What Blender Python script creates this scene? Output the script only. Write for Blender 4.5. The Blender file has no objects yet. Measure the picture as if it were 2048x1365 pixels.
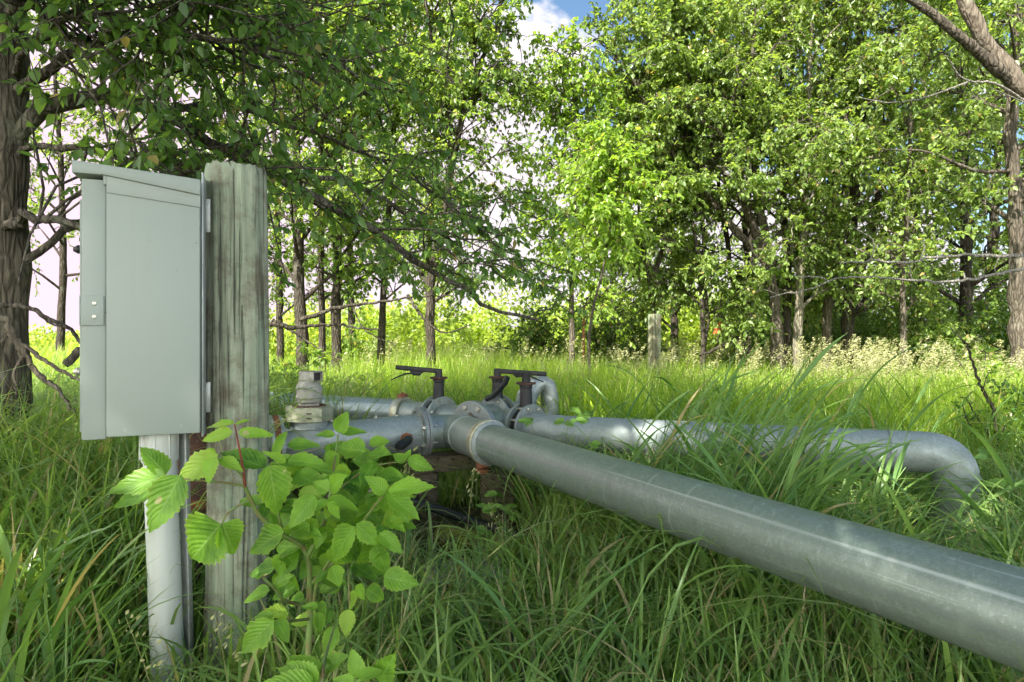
import bpy, bmesh, math, random
import numpy as np
from mathutils import Vector, Matrix

random.seed(7)
S = bpy.context.scene
COL = S.collection
F, CX, HY, CAMZ = 1365.0, 1024.0, 665.0, 1.1


def P(px, py, Y):
    """world point seen at pixel px,py (2048 wide photo) at depth Y"""
    return Vector(((px - CX) / F * Y, Y, CAMZ - (py - HY) / F * Y))


def unit(v):
    return np.asarray(v, float) / (np.linalg.norm(v) + 1e-12)


def nrm(a):
    return a / (np.linalg.norm(a, axis=-1, keepdims=True) + 1e-9)


# ------------------------------------------------------------------ objects
def tag(o, label=None, cat=None, group=None, kind=None):
    if label: o['label'] = label
    if cat: o['category'] = cat
    if group: o['group'] = group
    if kind: o['kind'] = kind
    return o


def thing(name, label, cat, loc, group=None):
    o = bpy.data.objects.new(name, None)
    o.empty_display_size = 0.1
    COL.objects.link(o)
    o.location = loc
    return tag(o, label, cat, group)


def origin_of(o):
    v = Vector((0, 0, 0))
    while o is not None:
        v = v + Vector(o.location)
        o = o.parent
    return v


def link(name, me, mat, parent=None):
    o = bpy.data.objects.new(name, me)
    COL.objects.link(o)
    if mat: me.materials.append(mat)
    if parent is not None:
        off = origin_of(parent)
        me.transform(Matrix.Translation(-off))
        o.parent = parent
    return o


class MB:
    """collects hard shapes in one bmesh"""
    def __init__(s):
        s.bm = bmesh.new()

    def box(s, c, ux, uy, uz, bevel=0.0):
        """c centre; ux,uy,uz half-extent vectors"""
        c, ux, uy, uz = map(Vector, (c, ux, uy, uz))
        t = bmesh.new()
        vs = [t.verts.new(c + ux * a + uy * b + uz * d) for a in (-1, 1) for b in (-1, 1) for d in (-1, 1)]
        for f in ((0, 1, 3, 2), (4, 6, 7, 5), (0, 4, 5, 1), (2, 3, 7, 6), (0, 2, 6, 4), (1, 5, 7, 3)):
            t.faces.new([vs[i] for i in f])
        s._merge(t, bevel)
        return s

    def _merge(s, t, bevel=0.0, segs=2):
        bmesh.ops.recalc_face_normals(t, faces=t.faces)
        if bevel > 0:
            bmesh.ops.bevel(t, geom=list(t.edges), offset=bevel, segments=segs, affect='EDGES', profile=0.5)
        me = bpy.data.meshes.new('tmp')
        t.to_mesh(me); t.free()
        s.bm.from_mesh(me)
        bpy.data.meshes.remove(me)

    def prism(s, pts, off, bevel=0.0):
        t = bmesh.new()
        off = Vector(off)
        a = [t.verts.new(Vector(p)) for p in pts]
        b = [t.verts.new(Vector(p) + off) for p in pts]
        n = len(pts)
        t.faces.new(a); t.faces.new(b[::-1])
        for i in range(n):
            t.faces.new((a[i], b[i], b[(i + 1) % n], a[(i + 1) % n]))
        s._merge(t, bevel)
        return s

    def lathe(s, o, axis, prof, seg=32, caps=True, phase=0.0):
        """prof: list of (distance along axis, radius)"""
        o, ax = Vector(o), Vector(axis).normalized()
        ref = Vector((0, 0, 1)) if abs(ax.z) < 0.9 else Vector((1, 0, 0))
        e1 = ax.cross(ref).normalized(); e2 = ax.cross(e1)
        t = bmesh.new()
        rings = []
        for d, r in prof:
            rings.append([t.verts.new(o + ax * d + (e1 * math.cos(phase + 2 * math.pi * k / seg) + e2 * math.sin(phase + 2 * math.pi * k / seg)) * r) for k in range(seg)])
        for a, b in zip(rings, rings[1:]):
            for k in range(seg):
                t.faces.new((a[k], a[(k + 1) % seg], b[(k + 1) % seg], b[k]))
        if caps:
            t.faces.new(rings[0][::-1]); t.faces.new(rings[-1])
        s._merge(t)
        return s

    def cyl(s, p0, p1, r0, r1=None, seg=32, caps=True):
        p0, p1 = Vector(p0), Vector(p1)
        return s.lathe(p0, p1 - p0, [(0, r0), ((p1 - p0).length, r0 if r1 is None else r1)], seg, caps)

    def tube(s, pts, rad, seg=24, caps=True):
        pts = [Vector(p) for p in pts]
        n = len(pts)
        if not hasattr(rad, '__len__'): rad = [rad] * n
        T = [(pts[min(i + 1, n - 1)] - pts[max(i - 1, 0)]).normalized() for i in range(n)]
        ref = Vector((0, 0, 1)) if abs(T[0].z) < 0.9 else Vector((1, 0, 0))
        e = T[0].cross(ref).normalized()
        t = bmesh.new(); rings = []
        for i in range(n):
            e = (e - T[i] * e.dot(T[i])).normalized(); g = T[i].cross(e)
            rings.append([t.verts.new(pts[i] + (e * math.cos(2 * math.pi * k / seg) + g * math.sin(2 * math.pi * k / seg)) * rad[i]) for k in range(seg)])
        for a, b in zip(rings, rings[1:]):
            for k in range(seg):
                t.faces.new((a[k], a[(k + 1) % seg], b[(k + 1) % seg], b[k]))
        if caps:
            t.faces.new(rings[0][::-1]); t.faces.new(rings[-1])
        s._merge(t)
        return s

    def torus(s, o, axis, R, r, seg=40, ms=8):
        o, ax = Vector(o), Vector(axis).normalized()
        ref = Vector((0, 0, 1)) if abs(ax.z) < 0.9 else Vector((1, 0, 0))
        e1 = ax.cross(ref).normalized(); e2 = ax.cross(e1)
        t = bmesh.new(); rings = []
        for k in range(seg):
            a = 2 * math.pi * k / seg; d = e1 * math.cos(a) + e2 * math.sin(a)
            wob = 1 + 0.12 * math.sin(k * 2.9) + 0.1 * math.sin(k * 5.3)
            rings.append([t.verts.new(o + d * (R + r * wob * math.cos(2 * math.pi * j / ms)) + ax * r * wob * math.sin(2 * math.pi * j / ms)) for j in range(ms)])
        for k in range(seg):
            a, b = rings[k], rings[(k + 1) % seg]
            for j in range(ms):
                t.faces.new((a[j], a[(j + 1) % ms], b[(j + 1) % ms], b[j]))
        s._merge(t)
        return s

    def hexbolt(s, p, axis, r=0.012, h=0.012, shank=0.0):
        p, ax = Vector(p), Vector(axis).normalized()
        s.lathe(p, ax, [(0, r), (h * 0.8, r), (h, r * 0.8)], 6, phase=random.random())
        if shank: s.lathe(p + ax * h, ax, [(0, r * 0.5), (shank, r * 0.5)], 10)
        return s

    def build(s, name, mat, parent=None, ang=38):
        bmesh.ops.recalc_face_normals(s.bm, faces=s.bm.faces)
        me = bpy.data.meshes.new(name)
        s.bm.to_mesh(me); s.bm.free()
        for p in me.polygons: p.use_smooth = True
        me.set_sharp_from_angle(angle=math.radians(ang))
        return link(name, me, mat, parent)


class NM:
    """collects quads in numpy for foliage, grass, bark"""
    def __init__(s):
        s.v, s.q, s.a, s.uv, s.n = [], [], [], [], 0

    def add(s, v, q, var=None, uv=None):
        v = np.asarray(v, np.float32).reshape(-1, 3); q = np.asarray(q, np.int32).reshape(-1, 4)
        s.v.append(v); s.q.append(q + s.n); s.n += len(v)
        s.a.append(np.zeros(len(q), np.float32) if var is None else np.asarray(var, np.float32))
        s.uv.append(np.zeros((len(v), 2), np.float32) if uv is None else np.asarray(uv, np.float32))

    def build(s, name, mat, parent=None, smooth=True, uv=False):
        v = np.concatenate(s.v); q = np.concatenate(s.q); a = np.concatenate(s.a)
        me = bpy.data.meshes.new(name)
        me.vertices.add(len(v)); me.vertices.foreach_set('co', v.ravel())
        me.loops.add(len(q) * 4); me.loops.foreach_set('vertex_index', q.ravel())
        me.polygons.add(len(q))
        me.polygons.foreach_set('loop_start', np.arange(0, len(q) * 4, 4, dtype=np.int32))
        me.polygons.foreach_set('use_smooth', np.full(len(q), smooth))
        me.attributes.new('var', 'FLOAT', 'FACE').data.foreach_set('value', a)
        if uv:
            u = np.concatenate(s.uv)[q.ravel()]
            me.uv_layers.new(name='UVMap').data.foreach_set('uv', u.ravel())
        me.update(calc_edges=True)
        me.validate()
        return link(name, me, mat, parent)


# --------------------------------------------------------------- materials
def nodes(name):
    m = bpy.data.materials.new(name); m.use_nodes = True
    nt = m.node_tree
    return m, nt, nt.nodes['Principled BSDF'], nt.nodes['Material Output']


def nd(nt, typ, **kw):
    n = nt.nodes.new(typ)
    for k, v in kw.items():
        if k in n.inputs: n.inputs[k].default_value = v
        else: setattr(n, k, v)
    return n


def coords(nt, scale=(1, 1, 1), kind='Object', rot=(0, 0, 0)):
    t = nd(nt, 'ShaderNodeTexCoord'); mp = nd(nt, 'ShaderNodeMapping')
    mp.inputs['Scale'].default_value = scale; mp.inputs['Rotation'].default_value = rot
    nt.links.new(t.outputs[kind], mp.inputs['Vector'])
    return mp.outputs['Vector']


def noise(nt, vec, scale, detail=4, rough=0.55, dist=0.0):
    n = nd(nt, 'ShaderNodeTexNoise'); n.inputs['Scale'].default_value = scale
    n.inputs['Detail'].default_value = detail; n.inputs['Roughness'].default_value = rough
    n.inputs['Distortion'].default_value = dist
    if vec: nt.links.new(vec, n.inputs['Vector'])
    return n.outputs['Fac']


def ramp(nt, fac, stops):
    r = nd(nt, 'ShaderNodeValToRGB')
    el = r.color_ramp.elements
    while len(el) < len(stops): el.new(0.5)
    for e, (p, c) in zip(el, stops):
        e.position = p; e.color = (*c, 1) if len(c) == 3 else c
    nt.links.new(fac, r.inputs['Fac'])
    return r.outputs['Color']


def mixc(nt, fac, a, b, mode='MIX'):
    m = nd(nt, 'ShaderNodeMix', data_type='RGBA', blend_type=mode)
    for sock, val in ((m.inputs[0], fac), (m.inputs[6], a), (m.inputs[7], b)):
        if hasattr(val, 'node'): nt.links.new(val, sock)
        elif isinstance(val, tuple): sock.default_value = (*val, 1)
        else: sock.default_value = val
    return m.outputs[2]


def math_(nt, op, a, b=None, c=None, clamp=False):
    m = nd(nt, 'ShaderNodeMath', operation=op); m.use_clamp = clamp
    for i, v in enumerate((a, b, c)):
        if v is None: continue
        if hasattr(v, 'node'): nt.links.new(v, m.inputs[i])
        else: m.inputs[i].default_value = v
    return m.outputs[0]


def bump(nt, bsdf, h, strength=0.3, dist=0.01):
    b = nd(nt, 'ShaderNodeBump'); b.inputs['Strength'].default_value = strength
    b.inputs['Distance'].default_value = dist
    nt.links.new(h, b.inputs['Height']); nt.links.new(b.outputs['Normal'], bsdf.inputs['Normal'])


def setp(nt, b, **kw):
    for k, v in kw.items():
        k = k.replace('_', ' ')
        if hasattr(v, 'node'): nt.links.new(v, b.inputs[k])
        elif isinstance(v, tuple): b.inputs[k].default_value = (*v, 1)
        else: b.inputs[k].default_value = v


def m_galv(name, base=(0.275, 0.32, 0.295), metal=0.5, rough=0.42, streak=None, seed=0.0):
    m, nt, b, o = nodes(name)
    v = coords(nt)
    vor = nd(nt, 'ShaderNodeTexVoronoi'); vor.inputs['Scale'].default_value = 75
    nt.links.new(v, vor.inputs['Vector'])
    spang = ramp(nt, vor.outputs['Color'], [(0.0, tuple(x * 0.86 for x in base)), (1.0, tuple(min(1, x * 1.13) for x in base))])
    big = noise(nt, v, 9, 7, 0.7)
    c = mixc(nt, ramp(nt, big, [(0.40, (0, 0, 0)), (0.9, (1, 1, 1))]), spang, tuple(x * 0.76 for x in (base[0], base[1] * 1.02, base[2] * 0.97)))
    fine = noise(nt, v, 160, 3, 0.7)
    c = mixc(nt, math_(nt, 'MULTIPLY', ramp(nt, fine, [(0.56, (0, 0, 0)), (0.75, (1, 1, 1))]), 0.35), c, (0.62, 0.66, 0.64))
    wht = noise(nt, v, 19, 5, 0.7, 1.0)
    c = mixc(nt, math_(nt, 'MULTIPLY', ramp(nt, wht, [(0.60, (0, 0, 0)), (0.70, (1, 1, 1))]), 0.22), c, (0.60, 0.63, 0.61))
    dirt = noise(nt, v, 38, 5, 0.75)
    c = mixc(nt, math_(nt, 'MULTIPLY', ramp(nt, dirt, [(0.64, (0, 0, 0)), (0.72, (1, 1, 1))]), 0.55), c, (0.16, 0.14, 0.10))
    if streak is not None:      # long scrape marks parallel to the pipe
        s0_ = coords(nt, rot=(0, 0, streak)); mp_ = nd(nt, 'ShaderNodeMapping'); mp_.inputs['Scale'].default_value = (0.35, 34, 34)
        nt.links.new(s0_, mp_.inputs['Vector']); sv = mp_.outputs['Vector']
        st = noise(nt, sv, 0.9, 4, 0.6)
        c = mixc(nt, math_(nt, 'MULTIPLY', ramp(nt, st, [(0.52, (0, 0, 0)), (0.62, (1, 1, 1))]), 0.62), c, (0.17, 0.195, 0.185))
        dm_ = nd(nt, 'ShaderNodeMapping'); dm_.inputs['Scale'].default_value = (30, 3.0, 3.0); nt.links.new(s0_, dm_.inputs['Vector'])
        drip = noise(nt, dm_.outputs['Vector'], 1.0, 3, 0.6)
        c = mixc(nt, math_(nt, 'MULTIPLY', ramp(nt, drip, [(0.66, (0, 0, 0)), (0.72, (1, 1, 1))]), 0.35), c, (0.50, 0.54, 0.50))
        c = mixc(nt, math_(nt, 'MULTIPLY', ramp(nt, drip, [(0.27, (1, 1, 1)), (0.33, (0, 0, 0))]), 0.4), c, (0.16, 0.17, 0.14))
        c = mixc(nt, math_(nt, 'MULTIPLY', ramp(nt, st, [(0.32, (1, 1, 1)), (0.42, (0, 0, 0))]), 0.45), c, (0.66, 0.70, 0.68))
    setp(nt, b, Base_Color=c, Metallic=metal)
    rr = ramp(nt, big, [(0.3, (rough - 0.08,) * 3), (0.7, (rough + 0.16,) * 3)])
    nt.links.new(rr, b.inputs['Roughness'])
    bump(nt, b, noise(nt, v, 45, 4, 0.6), 0.12, 0.004)
    return m


def m_paint(name, base, rough=0.5, specks=True, dirt=0.12):
    m, nt, b, o = nodes(name)
    v = coords(nt)
    big = noise(nt, v, 3.5, 6, 0.65)
    c = mixc(nt, math_(nt, 'MULTIPLY', big, 0.35), base, tuple(x * 0.86 for x in base))
    run = noise(nt, coords(nt, (30, 30, 1.3)), 1.0, 4, 0.6)
    c = mixc(nt, math_(nt, 'MULTIPLY', ramp(nt, run, [(0.52, (0, 0, 0)), (0.78, (1, 1, 1))]), dirt), c, (0.22, 0.22, 0.16))
    if specks:
        vor = nd(nt, 'ShaderNodeTexVoronoi'); vor.inputs['Scale'].default_value = 22
        nt.links.new(v, vor.inputs['Vector'])
        sp = math_(nt, 'LESS_THAN', vor.outputs['Distance'], 0.05)
        pick = math_(nt, 'GREATER_THAN', noise(nt, v, 6, 2), 0.53)
        c = mixc(nt, math_(nt, 'MULTIPLY', math_(nt, 'MULTIPLY', sp, pick), 0.8), c, (0.08, 0.07, 0.04))
    setp(nt, b, Base_Color=c, Roughness=rough, Specular_IOR_Level=0.4)
    bump(nt, b, noise(nt, v, 180, 2, 0.5), 0.06, 0.002)
    return m


def m_wood(name, lo=(0.055, 0.045, 0.030), hi=(0.37, 0.395, 0.30), moss=(0.19, 0.30, 0.19), moss_amt=0.5, axis=2):
    m, nt, b, o = nodes(name)
    s = [55.0, 55.0, 55.0]; s[axis] = 2.2
    v = coords(nt, tuple(s)); v1 = coords(nt)
    g = noise(nt, v, 1.0, 8, 0.7, 0.6)
    c = ramp(nt, g, [(0.28, lo), (0.46, tuple((a * .35 + b_ * .65) for a, b_ in zip(lo, hi))), (0.70, hi)])
    s2 = [8.0, 8.0, 8.0]; s2[axis] = 1.2
    pt = noise(nt, coords(nt, tuple(s2)), 1.0, 6, 0.65, 0.4)
    c = mixc(nt, math_(nt, 'MULTIPLY', ramp(nt, pt, [(0.42, (0, 0, 0)), (0.62, (1, 1, 1))]), moss_amt), c, mixc(nt, g, tuple(x * 0.5 for x in moss), tuple(x * 1.5 for x in moss)))
    br = noise(nt, v1, 7, 5, 0.7)
    c = mixc(nt, math_(nt, 'MULTIPLY', ramp(nt, br, [(0.46, (0, 0, 0)), (0.62, (1, 1, 1))]), 0.72), c, mixc(nt, g, (0.05, 0.036, 0.025), (0.17, 0.13, 0.09)))
    s3 = [75.0, 75.0, 75.0]; s3[axis] = 1.3
    cr = noise(nt, coords(nt, tuple(s3)), 1.0, 3, 0.5, 0.3)
    ck = ramp(nt, cr, [(0.33, (1, 1, 1)), (0.40, (0, 0, 0))])
    c = mixc(nt, math_(nt, 'MULTIPLY', ck, 0.65), c, (0.018, 0.014, 0.01))
    setp(nt, b, Base_Color=c, Roughness=0.9, Specular_IOR_Level=0.15)
    h = math_(nt, 'SUBTRACT', math_(nt, 'ADD', g, math_(nt, 'MULTIPLY', cr, 0.4)), math_(nt, 'MULTIPLY', ck, 0.8))
    bump(nt, b, h, 0.9, 0.008)
    return m


def m_bark(name, lo, hi, scale=1.0, sun_lichen=0.2, furrow=0.6):
    m, nt, b, o = nodes(name)
    v = coords(nt, (22 * scale, 22 * scale, 4.5 * scale))
    g = noise(nt, v, 1.0, 7, 0.65, 1.2)
    vor = nd(nt, 'ShaderNodeTexVoronoi', feature='DISTANCE_TO_EDGE'); vor.inputs['Scale'].default_value = 1.3
    nt.links.new(v, vor.inputs['Vector'])
    fur = ramp(nt, vor.outputs['Distance'], [(0.0, (0, 0, 0)), (0.25, (1, 1, 1))])
    c = ramp(nt, g, [(0.3, lo), (0.7, hi)])
    c = mixc(nt, math_(nt, 'MULTIPLY', math_(nt, 'SUBTRACT', 1.0, fur), furrow), c, tuple(x * 0.4 for x in lo))
    li = noise(nt, coords(nt), 4, 5, 0.7)
    c = mixc(nt, math_(nt, 'MULTIPLY', ramp(nt, li, [(0.54, (0, 0, 0)), (0.66, (1, 1, 1))]), sun_lichen), c, (0.30, 0.31, 0.24))
    setp(nt, b, Base_Color=c, Roughness=0.92, Specular_IOR_Level=0.12)
    bump(nt, b, math_(nt, 'ADD', g, math_(nt, 'MULTIPLY', fur, furrow * 1.3)), 0.8, 0.02)
    return m


def m_leaf(name, a, b_, dry=(0.30, 0.24, 0.09), dry_at=0.97, trans=0.42, tcol=2.2, rough=0.36, spec=0.55, veins=False, blade=False):
    m, nt, b, o = nodes(name)
    at = nd(nt, 'ShaderNodeAttribute', attribute_name='var')
    var = at.outputs['Fac']
    c = ramp(nt, var, [(0.0, a), (dry_at - 0.04, b_), (min(1.0, dry_at), dry)])
    if veins:
        uv = nd(nt, 'ShaderNodeTexCoord'); sep = nd(nt, 'ShaderNodeSeparateXYZ')
        nt.links.new(uv.outputs['UV'], sep.inputs[0])
        av = math_(nt, 'ABSOLUTE', sep.outputs['Y'])
        mid = math_(nt, 'LESS_THAN', av, 0.045)
        ph = math_(nt, 'SUBTRACT', math_(nt, 'MULTIPLY', sep.outputs['X'], 8.5), math_(nt, 'MULTIPLY', av, 2.9))
        fr = math_(nt, 'FRACT', ph)
        tri = math_(nt, 'ABSOLUTE', math_(nt, 'SUBTRACT', fr, 0.5))
        lat = math_(nt, 'GREATER_THAN', tri, 0.452)
        vein = math_(nt, 'MAXIMUM', mid, math_(nt, 'MULTIPLY', lat, 0.62))
        blot = noise(nt, coords(nt), 28, 4, 0.6)
        c = mixc(nt, math_(nt, 'MULTIPLY', ramp(nt, blot, [(0.40, (0, 0, 0)), (0.72, (1, 1, 1))]), 0.4), c, tuple(min(1, x * 1.6) for x in b_))
        edge = ramp(nt, av, [(0.72, (0, 0, 0)), (1.0, (1, 1, 1))])
        c = mixc(nt, math_(nt, 'MULTIPLY', edge, 0.30), c, (0.30, 0.38, 0.06))
        c = mixc(nt, math_(nt, 'MULTIPLY', vein, 0.42), c, (0.27, 0.40, 0.13))
        bite = noise(nt, coords(nt), 17, 2, 0.5)
        c = mixc(nt, math_(nt, 'MULTIPLY', ramp(nt, bite, [(0.735, (0, 0, 0)), (0.75, (1, 1, 1))]), 0.8), c, (0.42, 0.38, 0.20))
        bump(nt, b, math_(nt, 'SUBTRACT', math_(nt, 'MULTIPLY', tri, -1.6), math_(nt, 'MULTIPLY', vein, 0.5)), 0.35, 0.004)
    setp(nt, b, Base_Color=c, Roughness=rough, Specular_IOR_Level=spec)
    tr = nd(nt, 'ShaderNodeBsdfTranslucent')
    tc = mixc(nt, 1.0, c, (tcol * 1.05, tcol, tcol * 0.45), 'MULTIPLY')
    nt.links.new(tc, tr.inputs['Color'])
    mx = nd(nt, 'ShaderNodeMixShader'); mx.inputs['Fac'].default_value = trans
    nt.links.new(b.outputs[0], mx.inputs[1]); nt.links.new(tr.outputs[0], mx.inputs[2])
    nt.links.new(mx.outputs[0], o.inputs['Surface'])
    return m


def m_plain(name, col, rough=0.5, metal=0.0, var=0.3, scale=12, spec=0.4, col2=None, thr=(0.45, 0.65), bmp=0.2):
    m, nt, b, o = nodes(name)
    v = coords(nt)
    n = noise(nt, v, scale, 6, 0.65)
    c = mixc(nt, ramp(nt, n, [(thr[0], (0, 0, 0)), (thr[1], (1, 1, 1))]), col, col2 or tuple(x * (1 - var) for x in col))
    setp(nt, b, Base_Color=c, Roughness=rough, Metallic=metal, Specular_IOR_Level=spec)
    bump(nt, b, noise(nt, v, scale * 6, 4, 0.6), bmp, 0.004)
    return m


M = {}
M['galv'] = m_galv('galvanized_steel')
M['galv_front'] = m_galv('galvanized_front', (0.205, 0.255, 0.215), 0.42, 0.40, streak=math.radians(62.3))
M['galv_blue'] = m_galv('galvanized_bluish', (0.27, 0.33, 0.34), 0.5, 0.45, streak=math.radians(29))
M['galv_pale'] = m_galv('galvanized_pale', (0.265, 0.305, 0.300), 0.35, 0.52)
M['flange'] = m_galv('flange_steel', (0.26, 0.29, 0.285), 0.55, 0.5)
M['bolt'] = m_plain('bolt_zinc', (0.50, 0.49, 0.42), 0.38, 0.8, 0.4, 60)
M['alu'] = m_plain('cast_aluminium', (0.33, 0.32, 0.28), 0.55, 0.2, 0.3, 25, bmp=0.35)
M['collar'] = m_plain('dull_collar', (0.36, 0.37, 0.26), 0.55, 0.35, 0.35, 14, col2=(0.22, 0.23, 0.17))
M['ring'] = m_plain('clamp_ring', (0.46, 0.46, 0.38), 0.45, 0.6, 0.3, 16, col2=(0.30, 0.27, 0.15))
M['rust'] = m_plain('rust', (0.24, 0.085, 0.04), 0.85, 0.1, 0.4, 30, col2=(0.10, 0.045, 0.028))
M['rust_dark'] = m_plain('rust_dark', (0.105, 0.05, 0.034), 0.8, 0.2, 0.4, 14, col2=(0.05, 0.032, 0.026))
M['gasket'] = m_plain('red_gasket', (0.21, 0.05, 0.035), 0.8, 0.0, 0.4, 30)
M['iron'] = m_plain('black_iron', (0.013, 0.014, 0.015), 0.5, 0.2, 0.4, 25, col2=(0.028, 0.024, 0.022))
M['rubber'] = m_plain('black_rubber', (0.014, 0.017, 0.017), 0.5, 0.0, 0.3, 20)
M['paint'] = m_paint('cabinet_paint', (0.270, 0.306, 0.274))
M['conduit'] = m_paint('conduit_plastic', (0.53, 0.545, 0.51), 0.42, specks=False, dirt=0.25)
M['strut'] = m_plain('strut_zinc', (0.42, 0.44, 0.42), 0.5, 0.5, 0.3, 10)
M['blue'] = m_plain('blue_plastic', (0.02, 0.10, 0.25), 0.5)
M['post'] = m_wood('weathered_post')
M['post_top'] = m_wood('end_grain', (0.08, 0.065, 0.05), (0.30, 0.29, 0.23), moss_amt=0.15)
M['timber'] = m_wood('damp_timber', (0.02, 0.015, 0.01), (0.13, 0.11, 0.075), (0.10, 0.13, 0.03), 0.55, axis=0)
M['moss'] = m_plain('mossy_wood', (0.15, 0.17, 0.025), 0.95, 0, 0.4, 16, 0.1, col2=(0.09, 0.075, 0.045), bmp=0.7)
M['grey_timber'] = m_wood('grey_timber', (0.05, 0.045, 0.03), (0.19, 0.19, 0.12), moss_amt=0.3)
M['concrete'] = m_plain('old_concrete', (0.30, 0.30, 0.22), 0.9, 0, 0.4, 9, 0.2, col2=(0.15, 0.16, 0.10), bmp=0.5)
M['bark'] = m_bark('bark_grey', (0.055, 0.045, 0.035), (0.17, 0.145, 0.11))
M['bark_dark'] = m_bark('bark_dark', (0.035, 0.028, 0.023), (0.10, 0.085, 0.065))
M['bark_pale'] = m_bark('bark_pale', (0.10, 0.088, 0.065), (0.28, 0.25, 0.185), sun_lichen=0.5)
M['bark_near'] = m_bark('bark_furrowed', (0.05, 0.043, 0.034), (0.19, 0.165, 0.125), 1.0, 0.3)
M['dead'] = m_bark('dead_branch', (0.055, 0.042, 0.032), (0.25, 0.21, 0.16), 1.2, 0.35, 0.3)
M['dead_grey'] = m_bark('dead_grey', (0.22, 0.20, 0.17), (0.42, 0.39, 0.33), 2.0, 0.2)
M['redbark'] = m_plain('red_twig', (0.20, 0.05, 0.03), 0.6, 0, 0.3, 40)
M['stem'] = m_plain('green_stem', (0.13, 0.20, 0.05), 0.6, 0, 0.3, 30, col2=(0.17, 0.10, 0.05))
M['orange'] = m_plain('orange_tag', (0.55, 0.09, 0.03), 0.6, 0, 0.3, 9)

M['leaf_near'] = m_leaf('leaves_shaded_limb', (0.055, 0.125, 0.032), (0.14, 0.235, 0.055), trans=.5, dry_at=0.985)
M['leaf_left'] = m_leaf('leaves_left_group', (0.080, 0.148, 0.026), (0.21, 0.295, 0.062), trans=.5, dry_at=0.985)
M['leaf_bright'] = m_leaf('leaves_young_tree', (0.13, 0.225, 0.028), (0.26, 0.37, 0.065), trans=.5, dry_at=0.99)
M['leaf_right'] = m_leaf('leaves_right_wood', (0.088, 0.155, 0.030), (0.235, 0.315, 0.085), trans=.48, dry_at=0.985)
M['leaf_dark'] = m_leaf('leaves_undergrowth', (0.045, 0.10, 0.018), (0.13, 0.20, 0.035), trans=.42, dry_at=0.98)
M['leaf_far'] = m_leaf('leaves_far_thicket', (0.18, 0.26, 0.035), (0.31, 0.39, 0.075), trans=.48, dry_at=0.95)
M['maple'] = m_leaf('leaves_sapling', (0.042, 0.130, 0.012), (0.180, 0.335, 0.030), trans=0.4, dry_at=1.0, dry=(0.26, 0.36, 0.05), veins=True, spec=0.35, rough=0.45)
M['weed'] = m_leaf('leaves_weed', (0.08, 0.19, 0.024), (0.16, 0.30, 0.045), trans=0.4, dry_at=0.99, veins=True)
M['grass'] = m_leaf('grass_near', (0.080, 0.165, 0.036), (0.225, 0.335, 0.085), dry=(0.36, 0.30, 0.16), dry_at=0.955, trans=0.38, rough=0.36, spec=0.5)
M['grass_field_sunlit'] = m_leaf('grass_field_sunlit', (0.15, 0.25, 0.026), (0.30, 0.42, 0.06), dry=(0.46, 0.41, 0.22), dry_at=0.93, trans=0.5, rough=0.45)
M['reed'] = m_leaf('reed_blades', (0.085, 0.185, 0.045), (0.20, 0.32, 0.09), dry=(0.33, 0.28, 0.13), dry_at=0.97, trans=0.38, rough=0.33, spec=0.55)
M['seed'] = m_leaf('seed_heads', (0.27, 0.28, 0.11), (0.46, 0.45, 0.23), dry=(0.5, 0.40, 0.26), trans=0.35, tcol=1.2)
M['straw'] = m_leaf('dry_thatch', (0.16, 0.12, 0.07), (0.38, 0.32, 0.20), dry=(0.22, 0.10, 0.05), dry_at=0.97, trans=0.2, tcol=1.1)


# ------------------------------------------------------------------ foliage
def tubes(nm, pts, rad, sides=5, var=None):
    """pts (N,K,3), rad (N,K): N swept tubes"""
    pts = np.asarray(pts, float)
    if pts.ndim == 2: pts = pts[None]
    rad = np.asarray(rad, float)
    if rad.ndim == 1: rad = np.broadcast_to(rad, pts.shape[:2])
    N, K, _ = pts.shape
    T = np.empty_like(pts)
    T[:, 1:-1] = pts[:, 2:] - pts[:, :-2]; T[:, 0] = pts[:, 1] - pts[:, 0]; T[:, -1] = pts[:, -1] - pts[:, -2]
    T = nrm(T)
    ref = np.tile(np.array([0.31, 0.17, 0.93]), (N, 1))
    ref[np.abs((T[:, 0] * ref).sum(1)) > 0.9] = [1, 0, 0]
    e = nrm(np.cross(T[:, 0], ref)); V = np.empty((N, K, sides, 3))
    ang = 2 * np.pi * np.arange(sides) / sides
    for k in range(K):
        e = nrm(e - T[:, k] * (T[:, k] * e).sum(1, keepdims=True))
        g = np.cross(T[:, k], e)
        V[:, k] = pts[:, k, None] + rad[:, k, None, None] * (e[:, None] * np.cos(ang)[None, :, None] + g[:, None] * np.sin(ang)[None, :, None])
    n0 = (np.arange(N) * K * sides)[:, None, None]
    k0 = (np.arange(K - 1) * sides)[None, :, None]
    j = np.arange(sides)[None, None]; j2 = (j + 1) % sides
    q = np.stack([n0 + k0 + j, n0 + k0 + j2, n0 + k0 + sides + j2, n0 + k0 + sides + j], -1).reshape(-1, 4)
    nm.add(V, q, None if var is None else np.repeat(var, (K - 1) * sides))


def leaves(nm, b, d, n, L, W, var, fold=0.25):
    """leaf cards of two folded quads: base, two side points each way, tip"""
    d = nrm(d); n = nrm(n - d * (n * d).sum(1, keepdims=True)); s = np.cross(d, n)
    L = L[:, None]; W = W[:, None]
    up = n * W * fold
    v = np.stack([b, b + d * L * .32 + s * W + up, b + d * L * .66 + s * W * .72 + up * .6 - n * L * .05, b + d * L - n * L * .14,
                  b + d * L * .66 - s * W * .72 + up * .6 - n * L * .05, b + d * L * .32 - s * W + up], 1)
    i = (np.arange(len(b)) * 6)[:, None]
    q = np.concatenate([i + np.array([[0, 1, 2, 3]]), i + np.array([[0, 3, 4, 5]])], 1).reshape(-1, 4)
    nm.add(v, q, np.repeat(var, 2))


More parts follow.
